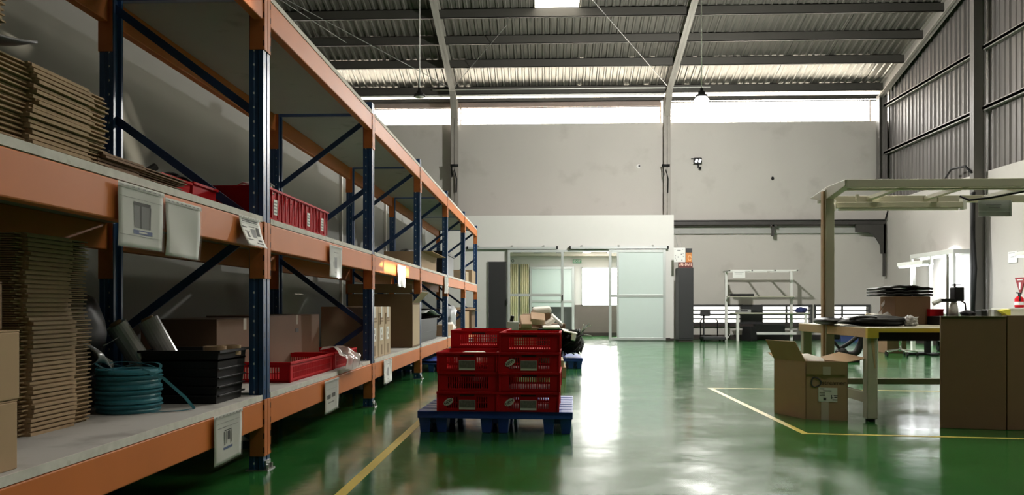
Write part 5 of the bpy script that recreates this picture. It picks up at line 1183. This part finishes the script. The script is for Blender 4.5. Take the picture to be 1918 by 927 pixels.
t = thing('low_trolley', 'low grey trolley on casters at the right wall', 'trolley', (7.85, 16.0, 0)); MB().box(7.45, 8.25, 15.8, 16.3, .2, .26).build('deck', WHITEP, t); MB().box(7.47, 8.23, 15.85, 16.25, .26, .52).build('tray', M('grey tray', (.3, .31, .31), .5), t)
for x in (7.55, 8.15):
    for y in (15.87, 16.2): MB().cyl((x - .02, y, .06), (x + .02, y, .06), .06, 12).box(x - .03, x + .03, y - .03, y + .03, .1, .2).build('caster', CABLE, t)
# black frame seen through the bench
t = thing('tubular_frame', 'black tubular chair frame seen under the workbench', 'chair', (onY(1595, 660, 13.0).x, 13.0, 0))
def q13(px, py, dy=0): return onY(px, py, 13.0) + Vector((0, dy, 0))
MB().tube([q13(1630, 612), q13(1618, 618), q13(1614, 640), q13(1606, 658), q13(1598, 664), q13(1586, 664)], .055, 10).build('arm', CABLE, t, smooth=True)
MB().tube([q13(1564, 668), q13(1575, 652), q13(1590, 643), q13(1612, 625)], .03, 8).tube([q13(1562, 640), q13(1572, 652), q13(1584, 664)], .022, 8).build('strut', CABLE, t, smooth=True)
MB().blob(q13(1576, 660), (.1, .1, .07), .2, 2, 2).build('hub', CABLE, t, smooth=True)
MB().box(q13(1560, 0).x, q13(1572, 0).x, 12.95, 13.05, q13(0, 633).z, q13(0, 610).z).build('backrest', CABLE, t, bevel=.02)
hb = q13(1576, 668)
MB().box(hb.x - .2, hb.x + .25, 12.9, 13.1, 0, .05).build('foot', CABLE, t, bevel=.01)
MB().cyl((hb.x, 13.0, .05), (hb.x, 13.0, .12), .03, 8).build('stem', CABLE, t)
a, b = onY(1575, 641, 20.2), onY(1622, 629, 20.2)
bin_box('blue_tub', 'blue tub on the floor at the back wall seen under the workbench', a.x, b.x, 20.2, 20.7, 0.0, b.z, M('dark blue plastic', (.02, .04, .14), .5), ribs=1, cat='tub')
tag(MB().box(a.x + .03, b.x - .08, 20.25, 20.65, b.z + .002, b.z + .2).build('grey_container', M('pale grey container', (.48, .49, .5), .5), bevel=.02), 'pale grey container standing in the blue tub', 'container')

# ------------------------------------------------------------------ back wall workbench and neighbours
t = thing('lamp_bench', 'white workbench with overhead frame and shelf at the back wall', 'table', (5.5, 20.9, 0))
bx0, bx1 = 4.56, 6.18; by = 20.75
for x in (bx0, bx1):
    MB().box(x - .03, x + .03, by + .28, by + .34, 0, 1.76).build('upright', WHITEP, t, bevel=.004)
    MB().bar((x, by + .31, 1.0), (x, by + .05, 1.1), .03, .03).build('shelf_bracket', WHITEP, t)
fr = MB().box(bx0 - .03, bx1 + .03, by - .15, by - .12, 1.72, 1.76).box(bx0 - .03, bx1 + .03, by + .52, by + .55, 1.72, 1.76)
for x in (bx0 - .03, bx0 + .52, bx0 + 1.08, bx1): fr.box(x, x + .03, by - .15, by + .55, 1.725, 1.755)
fr.build('top_frame', WHITEP, t)
MB().box(bx0, bx1, by + .03, by + .33, 1.09, 1.115).build('shelf', CREAM, t, bevel=.003)
MB().box(bx0 + .1, bx1 + .3, by - .2, by + .35, .67, .70).build('tabletop', CREAM, t, bevel=.003)
for x, y in ((bx0 + .18, by - .15), (bx1 + .22, by - .15)): MB().box(x - .03, x + .03, y - .03, y + .03, 0 if x < 5 else .0, .67).build('leg', WHITEP, t, bevel=.004)
MB().box(bx0 + .6, bx1 + .1, by + .2, by + .26, .15, .21).build('foot_rail', WHITEP, t)
p = onY(1381, 512, by - .16); t2 = thing('bench_sign', 'small white sign on the overhead frame of the back bench', 'sign', p)
MB().box(bx0 + .06, bx0 + .36, by - .17, by - .155, 1.56, 1.74).build('sheet', PAPER, t2); MB().box(bx0 + .1, bx0 + .32, by - .173, by - .17, 1.69, 1.70).box(bx0 + .12, bx0 + .28, by - .173, by - .17, 1.65, 1.66).build('printing', INKG, t2)
tag(MB().box(bx0 + .05, bx0 + .64, by + .08, by + .28, 1.116, 1.17).box(bx0 + .18, bx0 + .5, by + .075, by + .08, 1.125, 1.16).build('power_strip', BLACKP, bevel=.004), 'black flat device on the shelf of the back bench', 'device')
t = thing('bench_device', 'grey instrument on the tabletop of the back bench', 'device', (bx0 + .4, by, .70)); MB().box(bx0 + .2, bx0 + .52, by - .1, by + .2, .701, .78).build('case', M('grey device case', (.28, .29, .28), .5), t, bevel=.006); MB().box(bx0 + .26, bx0 + .44, by - .105, by - .1, .73, .77).build('panel', INK, t)
tag(MB().blob((bx1 + .14, by - .02, .76), (.13, .12, .08), .3, 2, 5, flat=-.058).build('navy_cloth', NAVY, smooth=True), 'navy cloth heaped on the right end of the back bench', 'cloth')
tag(MB().lathe([(0, .36), (.15, .36), (.16, .34), (.17, .30), (.20, 0), (.185, 0), (.15, .3), (0, .33)], (bx0 + .5, by + .0, 0), 4).build('plastic_stool', BLACKP, bevel=.01), 'black plastic stool under the back bench', 'stool')
tag(MB().box(bx0 + .75, bx1 - .1, by + .5, by + .6, .13, .40).box(bx0 + .74, bx1 - .09, by + .48, by + .62, .10, .13).build('dark_panel', DARKP), 'dark panel leaning behind the back bench', 'panel')
sx, sy = 4.15, 20.6
t = thing('platform_scale', 'black platform scale on the floor left of the back bench', 'scale', (sx, sy, 0))
MB().box(sx - .28, sx + .26, sy - .2, sy + .35, .04, .11).build('platform', DARKP, t, bevel=.01); MB().cyl((sx - .18, sy + .3, .1), (sx - .18, sy + .3, .62), .022, 10).build('post', DARKP, t); MB().ob((sx - .15, sy + .27, .68), (.24, .08, .12), Matrix.Rotation(-.3, 3, 'X')).build('display', BLACKP, t, bevel=.01)
MB().tube([(sx - .26, sy + .3, .1), (sx - .26, sy + .3, .5), (sx - .2, sy + .3, .55), (sx + .1, sy + .3, .55), (sx + .16, sy + .3, .5), (sx + .16, sy + .3, .1)], .014, 8).build('guard_rail', BLACKP, t, smooth=True)
for x in (-.24, .22):
    for y in (-.15, .3): MB().cyl((sx + x, sy + y, 0), (sx + x, sy + y, .045), .025, 8).build('foot', CABLE, t)
tag(MB().tube([(sx + .27, sy + .2, .02), (sx + .36, sy + .1, .05), (sx + .45, sy + .2, .16), (sx + .55, sy + .3, .1)], .012, 6).build('power_lead', WCABLE, smooth=True), 'pale cable looping between the scale and the back bench', 'cable')
